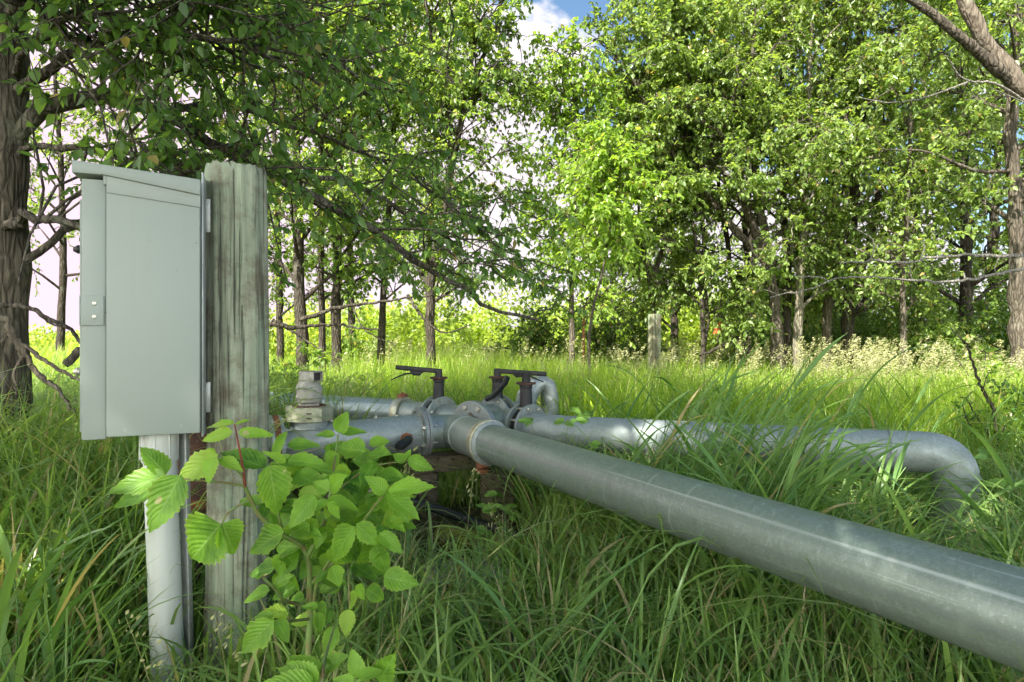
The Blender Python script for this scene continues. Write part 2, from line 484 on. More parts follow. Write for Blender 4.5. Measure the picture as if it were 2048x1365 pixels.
def resample(pts, n):
    pts = np.asarray(pts, float)
    d = np.r_[0, np.cumsum(np.linalg.norm(np.diff(pts, axis=0), axis=1))]
    # smooth through the points (Catmull-Rom on chord length)
    t = np.linspace(0, d[-1], n); out = np.empty((n, 3))
    ext = np.vstack([2 * pts[0] - pts[1], pts, 2 * pts[-1] - pts[-2]])
    idx = np.clip(np.searchsorted(d, t, 'right') - 1, 0, len(pts) - 2)
    u = ((t - d[idx]) / np.maximum(d[idx + 1] - d[idx], 1e-9))[:, None]
    p0, p1, p2, p3 = ext[idx], ext[idx + 1], ext[idx + 2], ext[idx + 3]
    out = 0.5 * ((2 * p1) + (-p0 + p2) * u + (2 * p0 - 5 * p1 + 4 * p2 - p3) * u ** 2 + (-p0 + 3 * p1 - 3 * p2 + p3) * u ** 3)
    return out


def rdir(rng, n, flat=1.0):
    v = rng.normal(size=(n, 3)); v[:, 2] *= flat
    return nrm(v)


def curves(s, d, L, droop, rng, K=5, wig=0.06):
    t = np.linspace(0, 1, K)[None, :, None]
    p = s[:, None] + d[:, None] * (L[:, None, None] * t)
    p[:, :, 2] -= droop[:, None] * L[:, None] * t[:, :, 0] ** 2
    w = rng.normal(size=p.shape) * wig * L[:, None, None] * np.sqrt(t)
    w[:, 0] = 0
    return p + w


def at_t(c, idx, t):
    K = c.shape[1]; f = t * (K - 1); i = np.minimum(f.astype(int), K - 2); u = (f - i)[:, None]
    a, b = c[idx, i], c[idx, i + 1]
    return a * (1 - u) + b * u, nrm(b - a)


def foliage(limbs, rng, n_sub, sub_len, n_twig, twig_len, n_leaf, LL, up=0.25, tmin=0.15, sub_r=0.010, flat=0.7, hang=0.45, keep=None, density=None):
    """limbs: list of polylines (n,3). returns (sub curves, twig curves, leaf base, dir, normal, length, width)"""
    C = np.stack([resample(l, 10) for l in limbs])
    N = len(C)
    idx = np.repeat(np.arange(N), n_sub); t = rng.uniform(tmin, 1, len(idx))
    s, T = at_t(C, idx, t)
    d = nrm(T * 0.55 + rdir(rng, len(s), flat) * 0.8 + np.array([0, 0, up]))
    L = sub_len * (1.1 - 0.5 * t) * rng.uniform(0.55, 1.25, len(s))
    sub = curves(s, d, L, rng.uniform(0.0, 0.35, len(s)), rng)
    idx2 = np.repeat(np.arange(len(sub)), n_twig); t2 = rng.uniform(0.2, 1, len(idx2))
    s2, T2 = at_t(sub, idx2, t2)
    d2 = nrm(T2 * 0.6 + rdir(rng, len(s2), 0.7) * 0.75)
    L2 = twig_len * rng.uniform(0.5, 1.3, len(s2))
    tw = curves(s2, d2, L2, rng.uniform(0.1, 0.6, len(s2)), rng, K=4)
    cl_ = rng.uniform(0, 1, len(sub))[idx2]
    if keep is not None:
        m = keep(tw[:, 1]) & keep(tw[:, -1]); tw = tw[m]; L2 = L2[m]; cl_ = cl_[m]
        sub = sub[keep(sub[:, -1])]
    idx3 = np.repeat(np.arange(len(tw)), n_leaf); t3 = rng.uniform(0.05, 1, len(idx3))
    b, T3 = at_t(tw, idx3, t3)
    ld = nrm(T3 * 0.5 + rdir(rng, len(b)) * 0.8 - np.array([0, 0, hang]))
    ln = nrm(rdir(rng, len(b)) * 0.75 + np.array([0, 0, 1.0]))
    l = LL * rng.uniform(0.55, 1.25, len(b))
    var = np.clip(.5 * cl_[idx3] + .5 * rng.uniform(0, 1, len(b)), 0, 1)
    var = np.where(rng.uniform(0, 1, len(b)) < .015, 1.0, var * .95)
    return sub, tw, b, ld, ln, l, l * rng.uniform(0.24, 0.34, len(b)), var


def tree(name, label, trunks, r0, leafm, barkm, seed, zlo, n_limb=14, spread=1.6, top=8.0, n_sub=7, n_twig=5, n_leaf=9,
         LL=0.075, limb_up=0.75, group='trees round the meadow', taper=0.35, extra=None, keep=None, cat='tree', sub_len=None, twig_len=0.38, prof=None):
    """trunks: list of (points list, radius factor). The first one starts at the ground."""
    rng = np.random.RandomState(seed)
    base = np.array(trunks[0][0][0], float); base[2] = 0
    root = thing(name, label, cat, tuple(base), group)
    tm, cm = NM(), NM()
    limbs = []
    for pts, rf in trunks:
        pts = [np.array(p, float) for p in pts]
        if pts[-1][2] < top:       # carry the stem on up beyond the picture
            dr = unit(pts[-1] - pts[-2]); dr = unit(dr + np.array([0, 0, 0.6]))
            h = (top - pts[-1][2])
            pts.append(pts[-1] + dr * h * 0.5 + rng.normal(size=3) * 0.08); pts.append(pts[-1] + unit(dr + np.array([0, 0, .4])) * h * 0.5)
        n = 34
        c = resample(pts, n)
        c[1:-1] += rng.normal(size=(n - 2, 3)) * r0 * 0.10
        r = r0 * rf * (1 - (1 - taper * 0.3) * np.linspace(0, 1, n) ** 0.9) * (1 + 0.07 * rng.normal(size=n))
        if pts is trunks[0][0] or abs(pts[0][2]) < 0.05:
            r[:3] *= np.array([1.5, 1.22, 1.08])
        tubes(tm, c, r, 14)
        z = c[:, 2]
        for k in range(n_limb):
            f = (k + rng.uniform(0, 1)) / n_limb
            zz = zlo + (z.max() - zlo) * f * 0.97
            i = int(np.argmin(np.abs(z - zz)))
            a = k * 2.399 + rng.uniform(-.5, .5)
            pr = (1 - 0.62 * f ** 1.6) * (0.75 + 0.25 * min(1, f * 5)) if prof is None else prof(f)
            L = spread * pr * rng.uniform(0.7, 1.2)
            d = unit([math.cos(a), math.sin(a), limb_up * rng.uniform(0.5, 1.3) + 0.4 * f])
            e = unit([math.cos(a + rng.uniform(-.5, .5)), math.sin(a + rng.uniform(-.5, .5)), limb_up * 0.35])
            p0 = c[i]; p1 = p0 + d * L * .4 + rng.normal(size=3) * .05 * L; p2 = p1 + unit(d + e) * L * .35; p3 = p2 + e * L * .3 - np.array([0, 0, .05 * L])
            q = resample([p0, p1, p2, p3], 9)
            rr = np.linspace(min(r[i] * .45, 0.03 * L + 0.006), 0.005, 9)
            tubes(tm, q, rr, 6)
            limbs.append(q)
    for pts, ra, rb in (extra or []):
        q = resample(pts, 22); q[1:-1] += rng.normal(size=(20, 3)) * 0.012
        tubes(tm, q, np.linspace(ra, rb, 22) * (1 + .06 * rng.normal(size=22)), 10)
        # a long limb carries foliage in three stretches
        for a, b in ((5, 11), (10, 16), (14, 22)): limbs.append(q[a:b])
    sub, tw, b, ld, ln, l, w, var = foliage(limbs, rng, n_sub, sub_len or spread * 0.42, n_twig, twig_len, n_leaf, LL, keep=keep)
    tubes(tm, sub, np.linspace(0.009, 0.004, sub.shape[1]), 4)
    tubes(tm, tw, np.linspace(0.004, 0.002, tw.shape[1]), 3)
    leaves(cm, b, ld, ln, l, w, var)
    tm.build('trunk', M[barkm], root)
    cm.build('crown', M[leafm], root)
    return root


def path(Y, *pp, ground=True):
    """trunk points from pixels at depth Y (a pixel may carry its own depth), first one put on the ground"""
    out = []
    for i, p in enumerate(pp):
        y = p[2] if len(p) > 2 else Y
        out.append(np.array(P(p[0], p[1], y)))
    if ground:
        g = out[0].copy(); g[2] = 0
        out.insert(0, g)
    return out


def copy_tree(src, loc, rot, sc, label):
    r = src.copy(); COL.objects.link(r); r.location = loc; r.rotation_euler = (0, 0, rot); r.scale = (sc, sc, sc)
    r['label'] = label
    for ch in list(src.children):
        c = ch.copy(); COL.objects.link(c); c.parent = r
    return r


# ------------------------------------------------------------- camera, light
cam_d = bpy.data.cameras.new('camera'); cam = bpy.data.objects.new('camera', cam_d); COL.objects.link(cam)
cam_d.sensor_width = 36; cam_d.lens = 36 * F / 2048
cam_d.shift_y = (HY - 682.5) / 2048
cam.location = (0, 0, CAMZ); cam.rotation_euler = (math.pi / 2, 0, 0)
cam_d.clip_start = 0.05; cam_d.clip_end = 2000
S.camera = cam

SUN_DIR = Vector((-0.50, -0.75, 1.05)).normalized()     # towards the sun
sd = bpy.data.lights.new('sun', 'SUN'); so = bpy.data.objects.new('sun', sd); COL.objects.link(so)
sd.energy = 4.0; sd.angle = math.radians(0.53); sd.color = (1.0, 0.95, 0.85)
so.rotation_euler = SUN_DIR.to_track_quat('Z', 'Y').to_euler()
so.location = (-6, 0, 12)

w = bpy.data.worlds.new('World'); S.world = w; w.use_nodes = True
nt = w.node_tree; bg = nt.nodes['Background']
sky = nd(nt, 'ShaderNodeTexSky', sky_type='NISHITA'); sky.sun_disc = False
sky.sun_elevation = math.asin(SUN_DIR.z); sky.sun_rotation = math.atan2(SUN_DIR.x, SUN_DIR.y)
sky.air_density = 1.0; sky.dust_density = 0.6; sky.ozone_density = 1.5
tc = nd(nt, 'ShaderNodeTexCoord'); sp = nd(nt, 'ShaderNodeSeparateXYZ'); nt.links.new(tc.outputs['Generated'], sp.inputs[0])
mp = nd(nt, 'ShaderNodeMapping'); mp.inputs['Scale'].default_value = (2.6, 2.6, 4.6); mp.inputs['Location'].default_value = (0.35, 0.1, 0.0)
nt.links.new(tc.outputs['Generated'], mp.inputs['Vector'])
n1 = noise(nt, mp.outputs['Vector'], 1.0, 7, 0.55, 0.2)
# clouds bank up low down and to the west, with a clear patch overhead
elev = math_(nt, 'MULTIPLY', math_(nt, 'SUBTRACT', 0.383, sp.outputs['Z']), 2.2)
west = math_(nt, 'MULTIPLY', sp.outputs['X'], -0.55)
cov = math_(nt, 'ADD', math_(nt, 'ADD', elev, west), math_(nt, 'MULTIPLY', math_(nt, 'SUBTRACT', n1, 0.5), 2.4))
fac = nd(nt, 'ShaderNodeMapRange', interpolation_type='SMOOTHSTEP'); fac.inputs['From Min'].default_value = -0.04; fac.inputs['From Max'].default_value = 0.12
nt.links.new(cov, fac.inputs['Value'])
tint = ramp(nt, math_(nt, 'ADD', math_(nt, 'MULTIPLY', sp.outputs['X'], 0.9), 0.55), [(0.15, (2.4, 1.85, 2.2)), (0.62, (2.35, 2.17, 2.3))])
back = ramp(nt, math_(nt, 'ADD', math_(nt, 'MULTIPLY', sp.outputs['Y'], -0.7), 0.5), [(0.3, (1.0, 1.0, 1.0)), (0.8, (4.2, 4.2, 4.1))])  # clouds behind the camera brightened as added fill light for the foreground
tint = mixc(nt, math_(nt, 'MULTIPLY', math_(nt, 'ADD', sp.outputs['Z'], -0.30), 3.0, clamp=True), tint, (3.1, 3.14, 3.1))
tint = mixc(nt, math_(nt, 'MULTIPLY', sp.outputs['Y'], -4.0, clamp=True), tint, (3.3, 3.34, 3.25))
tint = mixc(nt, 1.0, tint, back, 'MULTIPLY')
skc = mixc(nt, 1.0, sky.outputs['Color'], (0.38, 0.43, 0.44), 'MULTIPLY')
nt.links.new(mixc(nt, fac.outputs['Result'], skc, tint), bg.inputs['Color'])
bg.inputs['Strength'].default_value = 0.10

S.view_settings.view_transform = 'Standard'; S.view_settings.look = 'None'
S.view_settings.exposure = 2.3; S.view_settings.gamma = 1.0
S.cycles.max_bounces = 7; S.cycles.diffuse_bounces = 4; S.cycles.transmission_bounces = 5; S.cycles.glossy_bounces = 3
S.cycles.caustics_reflective = False; S.cycles.caustics_refractive = False
S.cycles.use_adaptive_sampling = True; S.cycles.adaptive_threshold = 0.02

# -------------------------------------------------------------------- ground
g, gnt, gb, go = nodes('meadow_soil')
gv = coords(gnt)
gc = ramp(gnt, noise(gnt, gv, 2.2, 8, 0.7), [(0.3, (0.030, 0.024, 0.014)), (0.5, (0.065, 0.058, 0.028)), (0.72, (0.12, 0.10, 0.055))])
gc = mixc(gnt, math_(gnt, 'MULTIPLY', ramp(gnt, noise(gnt, gv, 0.35, 5, 0.6), [(0.4, (0, 0, 0)), (0.6, (1, 1, 1))]), 0.6), gc, (0.07, 0.10, 0.022))
setp(gnt, gb, Base_Color=gc, Roughness=0.95, Specular_IOR_Level=0.1)
bump(gnt, gb, noise(gnt, gv, 30, 6, 0.7), 0.8, 0.03)
gm = NM()
gx = np.concatenate([[-600, -120, -40], np.linspace(-20, 20, 61), [40, 120, 600]]); gy = np.concatenate([[-60, -20], np.linspace(-8, 32, 61), [60, 200, 900]])
GX, GY = np.meshgrid(gx, gy)
GZ = 0.02 * np.sin(GX * 1.7 + 1) * np.cos(GY * 1.3) + 0.012 * np.sin(GX * 4.1) * np.sin(GY * 3.7 + 2)
GZ[(np.abs(GX) > 20) | (GY > 32) | (GY < -8)] = 0
nx, ny = len(gx), len(gy)
ii = (np.arange(ny - 1)[:, None] * nx + np.arange(nx - 1)[None]).ravel()
gm.add(np.stack([GX, GY, GZ], -1), np.stack([ii, ii + 1, ii + nx + 1, ii + nx], 1))
tag(gm.build('ground', g), kind='structure')

# ------------------------------------------------------------ control cabinet
O = Vector((-1.1005, 1.85, 0)); U = Vector((0.9375, 0.348, 0)).normalized(); W = Vector((-U.y, U.x, 0)); Z = Vector((0, 0, 1))
def LU(u, w_, z): return O + U * u + W * w_ + Z * z
def ubox(mb, u0, u1, w0, w1, z0, z1, bev=0.002):
    return mb.box(LU((u0 + u1) / 2, (w0 + w1) / 2, (z0 + z1) / 2), U * (u1 - u0) / 2, W * (w1 - w0) / 2, Z * (z1 - z0) / 2, bev)

cab = thing('electrical_cabinet', 'pale grey green metal control box hung on the wooden post', 'electrical box', tuple(LU(0.1, 0.18, 0.81)))
ubox(MB(), 0, 0.232, 0, 0.36, 0.815, 1.50, 0.003).build('cabinet_body', M['paint'], cab)
dr = ubox(MB(), -0.060, -0.0015, 0.010, 0.350, 0.808, 1.515, 0.004).build('door', M['paint'], cab)
b = MB(); ubox(b, -0.066, -0.060, 0.02, 0.34, 0.83, 1.46, 0.002); b.build('door_panel', M['paint'], dr)
b = MB(); ubox(b, -0.060, -0.006, 0.0035, 0.0095, 1.118, 1.199, 0.0015); ubox(b, -0.064, -0.060, 0.0035, 0.03, 1.118, 1.199, 0.001)
hs = b.build('hasp', M['paint'], dr)
for z in (1.142, 1.178):
    MB().lathe(LU(-0.028, 0.0034, z), -W, [(0, 0.006), (0.0015, 0.0055), (0.0022, 0.003)], 14).build('rivet', M['bolt'], dr)
for z, mm in ((1.325, 'iron'), (0.993, 'bolt')):
    MB().lathe(LU(-0.0665, 0.03, z), -U, [(0, 0.011), (0.006, 0.012), (0.010, 0.009), (0.016, 0.006)], 16).build('latch_knob', M[mm], dr)
# rain hood: sloping lid with a turned-down side lip, overhanging the door
b = MB()
b.prism([LU(-0.078, -0.013, 1.524), LU(-0.002, -0.013, 1.524), LU(0.234, -0.013, 1.486), LU(0.234, -0.013, 1.5305), LU(-0.078, -0.013, 1.559)], W * 0.388, 0.0035)
b.build('rain_hood', M['paint'], cab)
b = MB()
b.prism([LU(0.0015, -0.0045, 1.4785), LU(0.2335, -0.0045, 1.4525), LU(0.2335, -0.0045, 1.492), LU(0.0015, -0.0045, 1.53)], W * 0.004, 0.001)
ubox(b, -0.006, 0.0012, -0.004, 0.004, 1.500, 1.526, 0.0008)
b.build('hood_lip', M['paint'], cab)
b = MB()
ubox(b, 0.234, 0.239, 0.03, 0.33, 0.80, 1.56, 0.001)
ubox(b, 0.2392, 0.252, 0.12, 0.24, 1.40, 1.50, 0.001); ubox(b, 0.2392, 0.252, 0.12, 0.24, 0.86, 0.95, 0.001)
b.build('mounting_plate', M['strut'], cab)
for uu, zz in ((0.045, 0.832), (0.185, 0.838)):
    MB().lathe(LU(uu, 0.0002, zz), -W, [(0, 0.0055), (0.001, 0.005)], 14).build('rivet', M['paint'], cab)

# conduit below the box
c0 = Vector((-1.026, 1.984, 0.8145)); c1 = Vector((-0.990, 1.975, -0.05)); cd = c1 - c0
cn = thing('conduit_riser', 'white plastic conduit pipe rising from the grass into the bottom of the control box', 'conduit', (c1.x, c1.y, 0))
b = MB(); b.tube([c0 + cd * t for t in np.linspace(0.03, 1, 12)], 0.0445, 40); b.build('pipe', M['conduit'], cn)
b = MB(); b.lathe(c0, cd, [(0, 0.050), (0.086, 0.0495), (0.092, 0.0455)], 40)
for k in range(8):
    a = 2 * math.pi * k / 8 + .25
    pd = Vector((math.cos(a), math.sin(a), 0)) * 0.050
    b.box(c0 + pd + Vector((0, 0, -0.043)), (0.0025, 0, 0), (0, 0.0025, 0), (0, 0, 0.040), 0.001)
b.build('coupling', M['conduit'], cn)
k0 = Vector((-0.982, 2.035, 0.82)); k1 = Vector((-0.962, 2.03, -0.05))
st = thing('strut_channel', 'thin grey metal channel standing right behind the white conduit pipe', 'strut', (k1.x, k1.y, 0))
kd = (k1 - k0) * 0.5
b = MB(); b.box((k0 + k1) / 2, (0.012, 0, 0), (0, 0.004, 0), kd, 0.001); b.box((k0 + k1) / 2 + Vector((0.015, -0.008, 0)), (0.003, 0, 0), (0, 0.012, 0), kd, 0.001)
b.build('channel', M['strut'], st)

# ------------------------------------------------------------- wooden post
rng = np.random.RandomState(3)
pc = Vector((-0.861, 2.13, 0)); nr, ns = 110, 240
po = thing('wooden_post', 'thick round weathered grey green wooden post beside the control box', 'post', tuple(pc))
zz = np.linspace(-0.1, 1.612, nr); th = np.linspace(0, 2 * np.pi, ns, endpoint=False)
TH, ZZ = np.meshgrid(th, zz)
R = 0.0905 + 0.009 * np.clip((0.5 - ZZ) / 0.6, 0, 1)
for k in range(14):
    a = rng.uniform(0, 6.28); f = rng.randint(2, 15)
    R = R + 0.0016 / (1 + .12 * f) * np.sin(f * TH + a + 0.7 * np.sin(ZZ * rng.uniform(1, 4) + a))
for k in range(20):     # drying cracks
    a = rng.uniform(0, 6.28); z0, z1 = sorted(rng.uniform(0, 1.62, 2)); wdt = rng.uniform(0.03, 0.055)
    dd = np.abs((TH - a - 0.06 * np.sin(ZZ * 3 + k) + np.pi) % (2 * np.pi) - np.pi)
    m = np.clip(np.minimum(ZZ - z0, z1 - ZZ) / 0.15, 0, 1)
    R = R - 0.010 * np.exp(-(dd / wdt) ** 2) * m
R[-1] -= 0.006; R[-2] -= 0.002
V = np.stack([pc.x + R * np.cos(TH) + 0.006 * np.sin(ZZ * 2), pc.y + R * np.sin(TH), ZZ + (ZZ > 1.595) * (0.004 * np.sin(TH * 2) + 0.003 * np.sin(TH * 9 + 1) + 0.002 * np.sin(TH * 23))], -1)
nm = NM(); i = (np.arange(nr - 1)[:, None] * ns + np.arange(ns)[None]); i2 = (np.arange(nr - 1)[:, None] * ns + (np.arange(ns)[None] + 1) % ns)
nm.add(V, np.stack([i, i2, i2 + ns, i + ns], -1))
nm.build('shaft', M['post'], po)
b = MB(); b.lathe((pc.x + 0.006 * math.sin(3.2), pc.y, 1.600), Z, [(0, 0.078), (0.010, 0.082), (0.013, 0.070), (0.012, 0.0)][:3], 40); b.build('end_grain', M['post_top'], po)

# rusty well casing behind the post
wc = Vector(P(396, 900, 2.62)); wc.z = 0
wl = thing('well_casing', 'rusty brown capped steel well casing standing behind the wooden post', 'pipe', tuple(wc))
MB().lathe(wc, Z, [(0, 0.082), (0.69, 0.082)], 40).build('casing', M['rust_dark'], wl)
MB().lathe(wc + Z * 0.6905, Z, [(0, 0.096), (0.028, 0.096), (0.032, 0.092), (0.046, 0.04)], 40).build('cap', M['rust_dark'], wl)
MB().lathe(wc + Z * 0.44, Z, [(0, 0.086), (0.003, 0.1), (0.032, 0.1), (0.035, 0.086)], 40, caps=False).build('ring', M['rust'], wl)
b = MB(); b.lathe(Vector(P(381, 1062, 2.5)), (0.3, -1, 0.1), [(0, 0.013), (0.03, 0.014), (0.032, 0.01)], 18); b.build('blue_plug', M['blue'], wl)
MB().cyl(Vector(P(381, 1062, 2.5)) , wc + Vector((0, 0, .34)), 0.011, seg=12).build('nipple', M['rust_dark'], wl)

# --------------------------------------------------------------- pipework
AX = 0.514
e1 = Vector((0.886, 0.464, 0)).normalized(); vv = Vector((-0.464, 0.886, 0)).normalized()   # run of the fitting; run of the front pipe (away)
E = Vector((-0.355, 4.07, AX))
GP = 'galvanized pipes of the manifold'


def bolts(o, axis, R, n, r=0.0125, h=0.014, shank=0.0, phase=0.2, mat='bolt', parent=None):
    ax = Vector(axis).normalized(); e = ax.cross(Z).normalized(); g_ = ax.cross(e)
    for k in range(n):
        a = phase + 2 * math.pi * k / n
        MB().hexbolt(Vector(o) + (e * math.cos(a) + g_ * math.sin(a)) * R, ax, r, h, shank).build('bolt', M[mat], parent)


def elbow(p0, d0, d1, R, n=14):
    """points of a bend that leaves p0 along d0 and ends along d1"""
    d0, d1 = Vector(d0).normalized(), Vector(d1).normalized()
    out = []
    ang = d0.angle(d1); c = p0 + (d1 - d0 * d0.dot(d1)).normalized() * R
    x = (p0 - c).normalized()
    for k in range(n + 1):
        a = ang * k / n
        out.append(c + (x * math.cos(a) + d0 * math.sin(a)) * R)
    return out


# front pipe
fp = thing('galvanized_pipe', 'long galvanized pipe running out of the picture at lower right, front pipe of the manifold', 'pipe', tuple(E - vv * 2 - Z * 0.1), GP)
b = MB(); b.tube([E - vv * t for t in np.linspace(0.50, 5.6, 50)], 0.0998, 64); b.build('pipe_wall', M['galv_front'], fp)
# clamp joining elbow and front pipe
cl = thing('pipe_clamp', 'brassy ring clamp round the start of the long front pipe', 'clamp', tuple(E - vv * 0.52 - Z * 0.12))
b = MB(); b.lathe(E - vv * 0.468, -vv, [(0, 0.1005), (0.0, 0.119), (0.018, 0.1215), (0.05, 0.1215), (0.056, 0.1005)], 56, caps=False); b.build('ring', M['ring'], cl)
b = MB(); b.lathe(E - vv * 0.5242, -vv, [(0, 0.1005), (0, 0.116), (0.012, 0.117), (0.022, 0.1005)], 56, caps=False); b.build('gasket_ring', M['galv_pale'], cl)
lug = E - vv * 0.495 - Z * 0.118 - e1 * 0.035
b = MB(); b.box(lug, e1 * 0.03, vv * 0.022, Z * 0.014, 0.004); b.box(lug - Z * 0.03, e1 * 0.03, vv * 0.022, Z * 0.010, 0.004); b.build('lug', M['rust'], cl)
MB().hexbolt(lug + Z * 0.014 - e1 * 0.005, Z, 0.012, 0.014).build('bolt', M['rust'], cl)
MB().cyl(lug - Z * 0.05, lug + Z * 0.012, 0.007, seg=10).build('bolt', M['rust'], cl)

# elbow fitting between the flanged body and the front pipe
el = thing('pipe_elbow', 'short galvanized elbow between the flanged fitting and the long front pipe', 'pipe fitting', tuple(E - Z * 0.1))
FA = E - e1 * 0.197       # flange joint plane
b = MB()
b.tube([FA + e1 * 0.018] + elbow(E - e1 * 0.09, e1, -vv, 0.09, 12) + [E - vv * 0.20], 0.0995, 56)
b.lathe(E - vv * 0.19, -vv, [(0, 0.0995), (0.02, 0.107), (0.277, 0.1075)], 56, caps=False)
b.build('bend', M['galv'], el)
MB().torus(E - vv * 0.195, vv, 0.1035, 0.006).build('weld_seam', M['galv_pale'], el)
MB().lathe(FA + e1 * 0.0022, e1, [(0, 0.098), (0, 0.150), (0.018, 0.150), (0.018, 0.098)], 64, caps=False).build('flange', M['flange'], el)
MB().lathe(FA - e1 * 0.0018, e1, [(0, 0.1), (0, 0.146), (0.0036, 0.146), (0.0036, 0.1)], 64, caps=False).build('gasket', M['gasket'], el)
bolts(FA + e1 * 0.0205, e1, 0.128, 8, 0.012, 0.014, 0.02, 0.35, parent=el)

# flanged body carrying the air valve
fb = thing('pipe_tee', 'galvanized flanged pipe tee under the upright air valve', 'pipe fitting', tuple(FA - e1 * 0.5 - Z * 0.12))
Ls = 0.783
b = MB()
b.lathe(FA - e1 * 0.020, -e1, [(0, 0.108), (0.03, 0.111), (0.20, 0.104), (0.30, 0.0985), (0.45, 0.0985), (0.55, 0.098), (0.72, 0.085), (Ls - 0.02, 0.075)], 56, caps=False)
SV = FA - e1 * 0.638      # valve saddle
b.lathe(SV + Z * 0.0, Z, [(0.03, 0.100), (0.09, 0.0985), (0.110, 0.0975)], 48, caps=False)
b.build('body', M['galv_pale'], fb)
MB().torus(SV + Z * 0.073, Z, 0.0995, 0.006, 48).build('weld_seam', M['galv'], fb)
MB().torus(FA - e1 * 0.026, e1, 0.111, 0.006, 48).build('weld_seam', M['galv'], fb)
MB().lathe(FA - e1 * 0.0022, -e1, [(0, 0.1), (0, 0.150), (0.018, 0.150), (0.018, 0.1)], 64, caps=False).build('flange', M['flange'], fb)
bolts(FA - e1 * 0.0205, -e1, 0.128, 8, 0.0135, 0.015, 0.006, 0.35, parent=fb)
FL = FA - e1 * Ls
MB().lathe(FL, -e1, [(0, 0.074), (0, 0.146), (0.018, 0.146), (0.018, 0.05)], 64, caps=False).build('flange', M['galv_pale'], fb)
MB().lathe(FL - e1 * 0.0185, -e1, [(0, 0.03), (0, 0.148), (0.026, 0.148), (0.03, 0.14), (0.03, 0.03)], 64, caps=False).build('gasket', M['rust'], fb)
bolts(FL + e1 * 0.0005, e1, 0.122, 8, 0.012, 0.014, 0.022, 0.1, parent=fb)
b = MB(); b.lathe(FL - e1 * 0.049, -e1, [(0, 0.149), (0.014, 0.149), (0.018, 0.09), (0.16, 0.088), (0.22, 0.06)], 48); b.build('end_cap', M['galv'], fb)
for k in (0.05, 0.17, 0.42):
    MB().lathe(FA - e1 * (0.10 + k) + Z * 0.098, Z, [(0, 0.009), (0.016, 0.009), (0.018, 0.006)], 6).build('plug', M['bolt'], fb)
# side outlet with rusty bushing and a black hose tail
sn = FA - e1 * 0.125 - vv * 0.100 - Z * 0.012
na = (-vv - e1 * 0.18 + Z * 0.05).normalized()
b = MB(); b.lathe(sn, na, [(0, 0.036), (0.022, 0.036), (0.025, 0.032)], 8); b.build('bushing', M['rust'], fb)
b = MB(); b.lathe(sn + na * 0.0255, na, [(0, 0.021), (0.025, 0.022), (0.03, 0.02)], 20); b.build('nipple', M['alu'], fb)
b = MB(); b.tube([sn + na * t - e1 * (6 * max(0, t - .05) ** 2) - Z * (2.5 * max(0, t - .06) ** 2) for t in np.linspace(0.056, 0.16, 8)], [0.022, 0.027, 0.027, 0.025, 0.025, 0.027, 0.027, 0.022], 20); b.build('hose_tail', M['rubber'], fb)

# air release valve
av = thing('air_release_valve', 'grey cast aluminium air valve standing upright on the pipe tee', 'valve', tuple(SV + Z * 0.11))
s0 = SV + Z * 0.108
b = MB(); b.lathe(s0, Z, [(0, 0.112), (0.006, 0.128), (0.075, 0.128), (0.080, 0.120), (0.080, 0.08)], 8, caps=False, phase=math.pi / 8 + .42); b.build('collar', M['collar'], av)
fcol = (-vv * 0.9 + e1 * 0.43).normalized()
for zq in (0.026, 0.052):
    b = MB(); b.box(s0 + Z * zq + Vector((0.03, -0.1185, 0)), (0.018, 0.0, 0), (0, 0.002, 0), (0, 0, 0.0035), 0.0008); b.build('slot', M['rust_dark'], av)
b = MB(); b.torus(s0 + Z * 0.078, Z, 0.08, 0.010, 40, 8); b.build('gasket', M['rust_dark'], av)
b = MB(); b.lathe(s0 + Z * 0.072, Z, [(0, 0.058), (0.022, 0.060), (0.026, 0.056)], 6, phase=0.2); b.build('hex_base', M['alu'], av)
b = MB(); b.lathe(s0 + Z * 0.0985, Z, [(0, 0.056), (0.006, 0.064), (0.028, 0.068), (0.030, 0.070), (0.036, 0.070), (0.038, 0.068), (0.072, 0.0685), (0.074, 0.0705), (0.082, 0.0705), (0.084, 0.068), (0.106, 0.058), (0.116, 0.052)], 44); b.build('barrel', M['alu'], av)
tp = s0 + Z * 0.2145
b = MB(); b.lathe(tp, Z, [(0, 0.0525), (0.052, 0.0525), (0.054, 0.0505), (0.054, 0.0)][:3], 40)
sp_d = Vector((0.83, -0.55, 0)); sp_e = Vector((0.55, 0.83, 0))
for sgn in (-1, 1):
    b.box(tp + sp_d * 0.052 + sp_e * 0.030 * sgn + Z * 0.0275, sp_d * 0.020, sp_e * 0.003, Z * 0.0265, 0.001)
b.box(tp + sp_d * 0.052 + Z * 0.0515, sp_d * 0.020, sp_e * 0.027, Z * 0.0025, 0.001)
b.box(tp + sp_d * 0.052 + Z * 0.0035, sp_d * 0.020, sp_e * 0.027, Z * 0.0025, 0.001)
b.build('outlet_cap', M['alu'], av)
b = MB(); b.box(tp + sp_d * 0.054 + Z * 0.0275, sp_d * 0.001, sp_e * 0.026, Z * 0.021); b.build('outlet_opening', M['iron'], av)

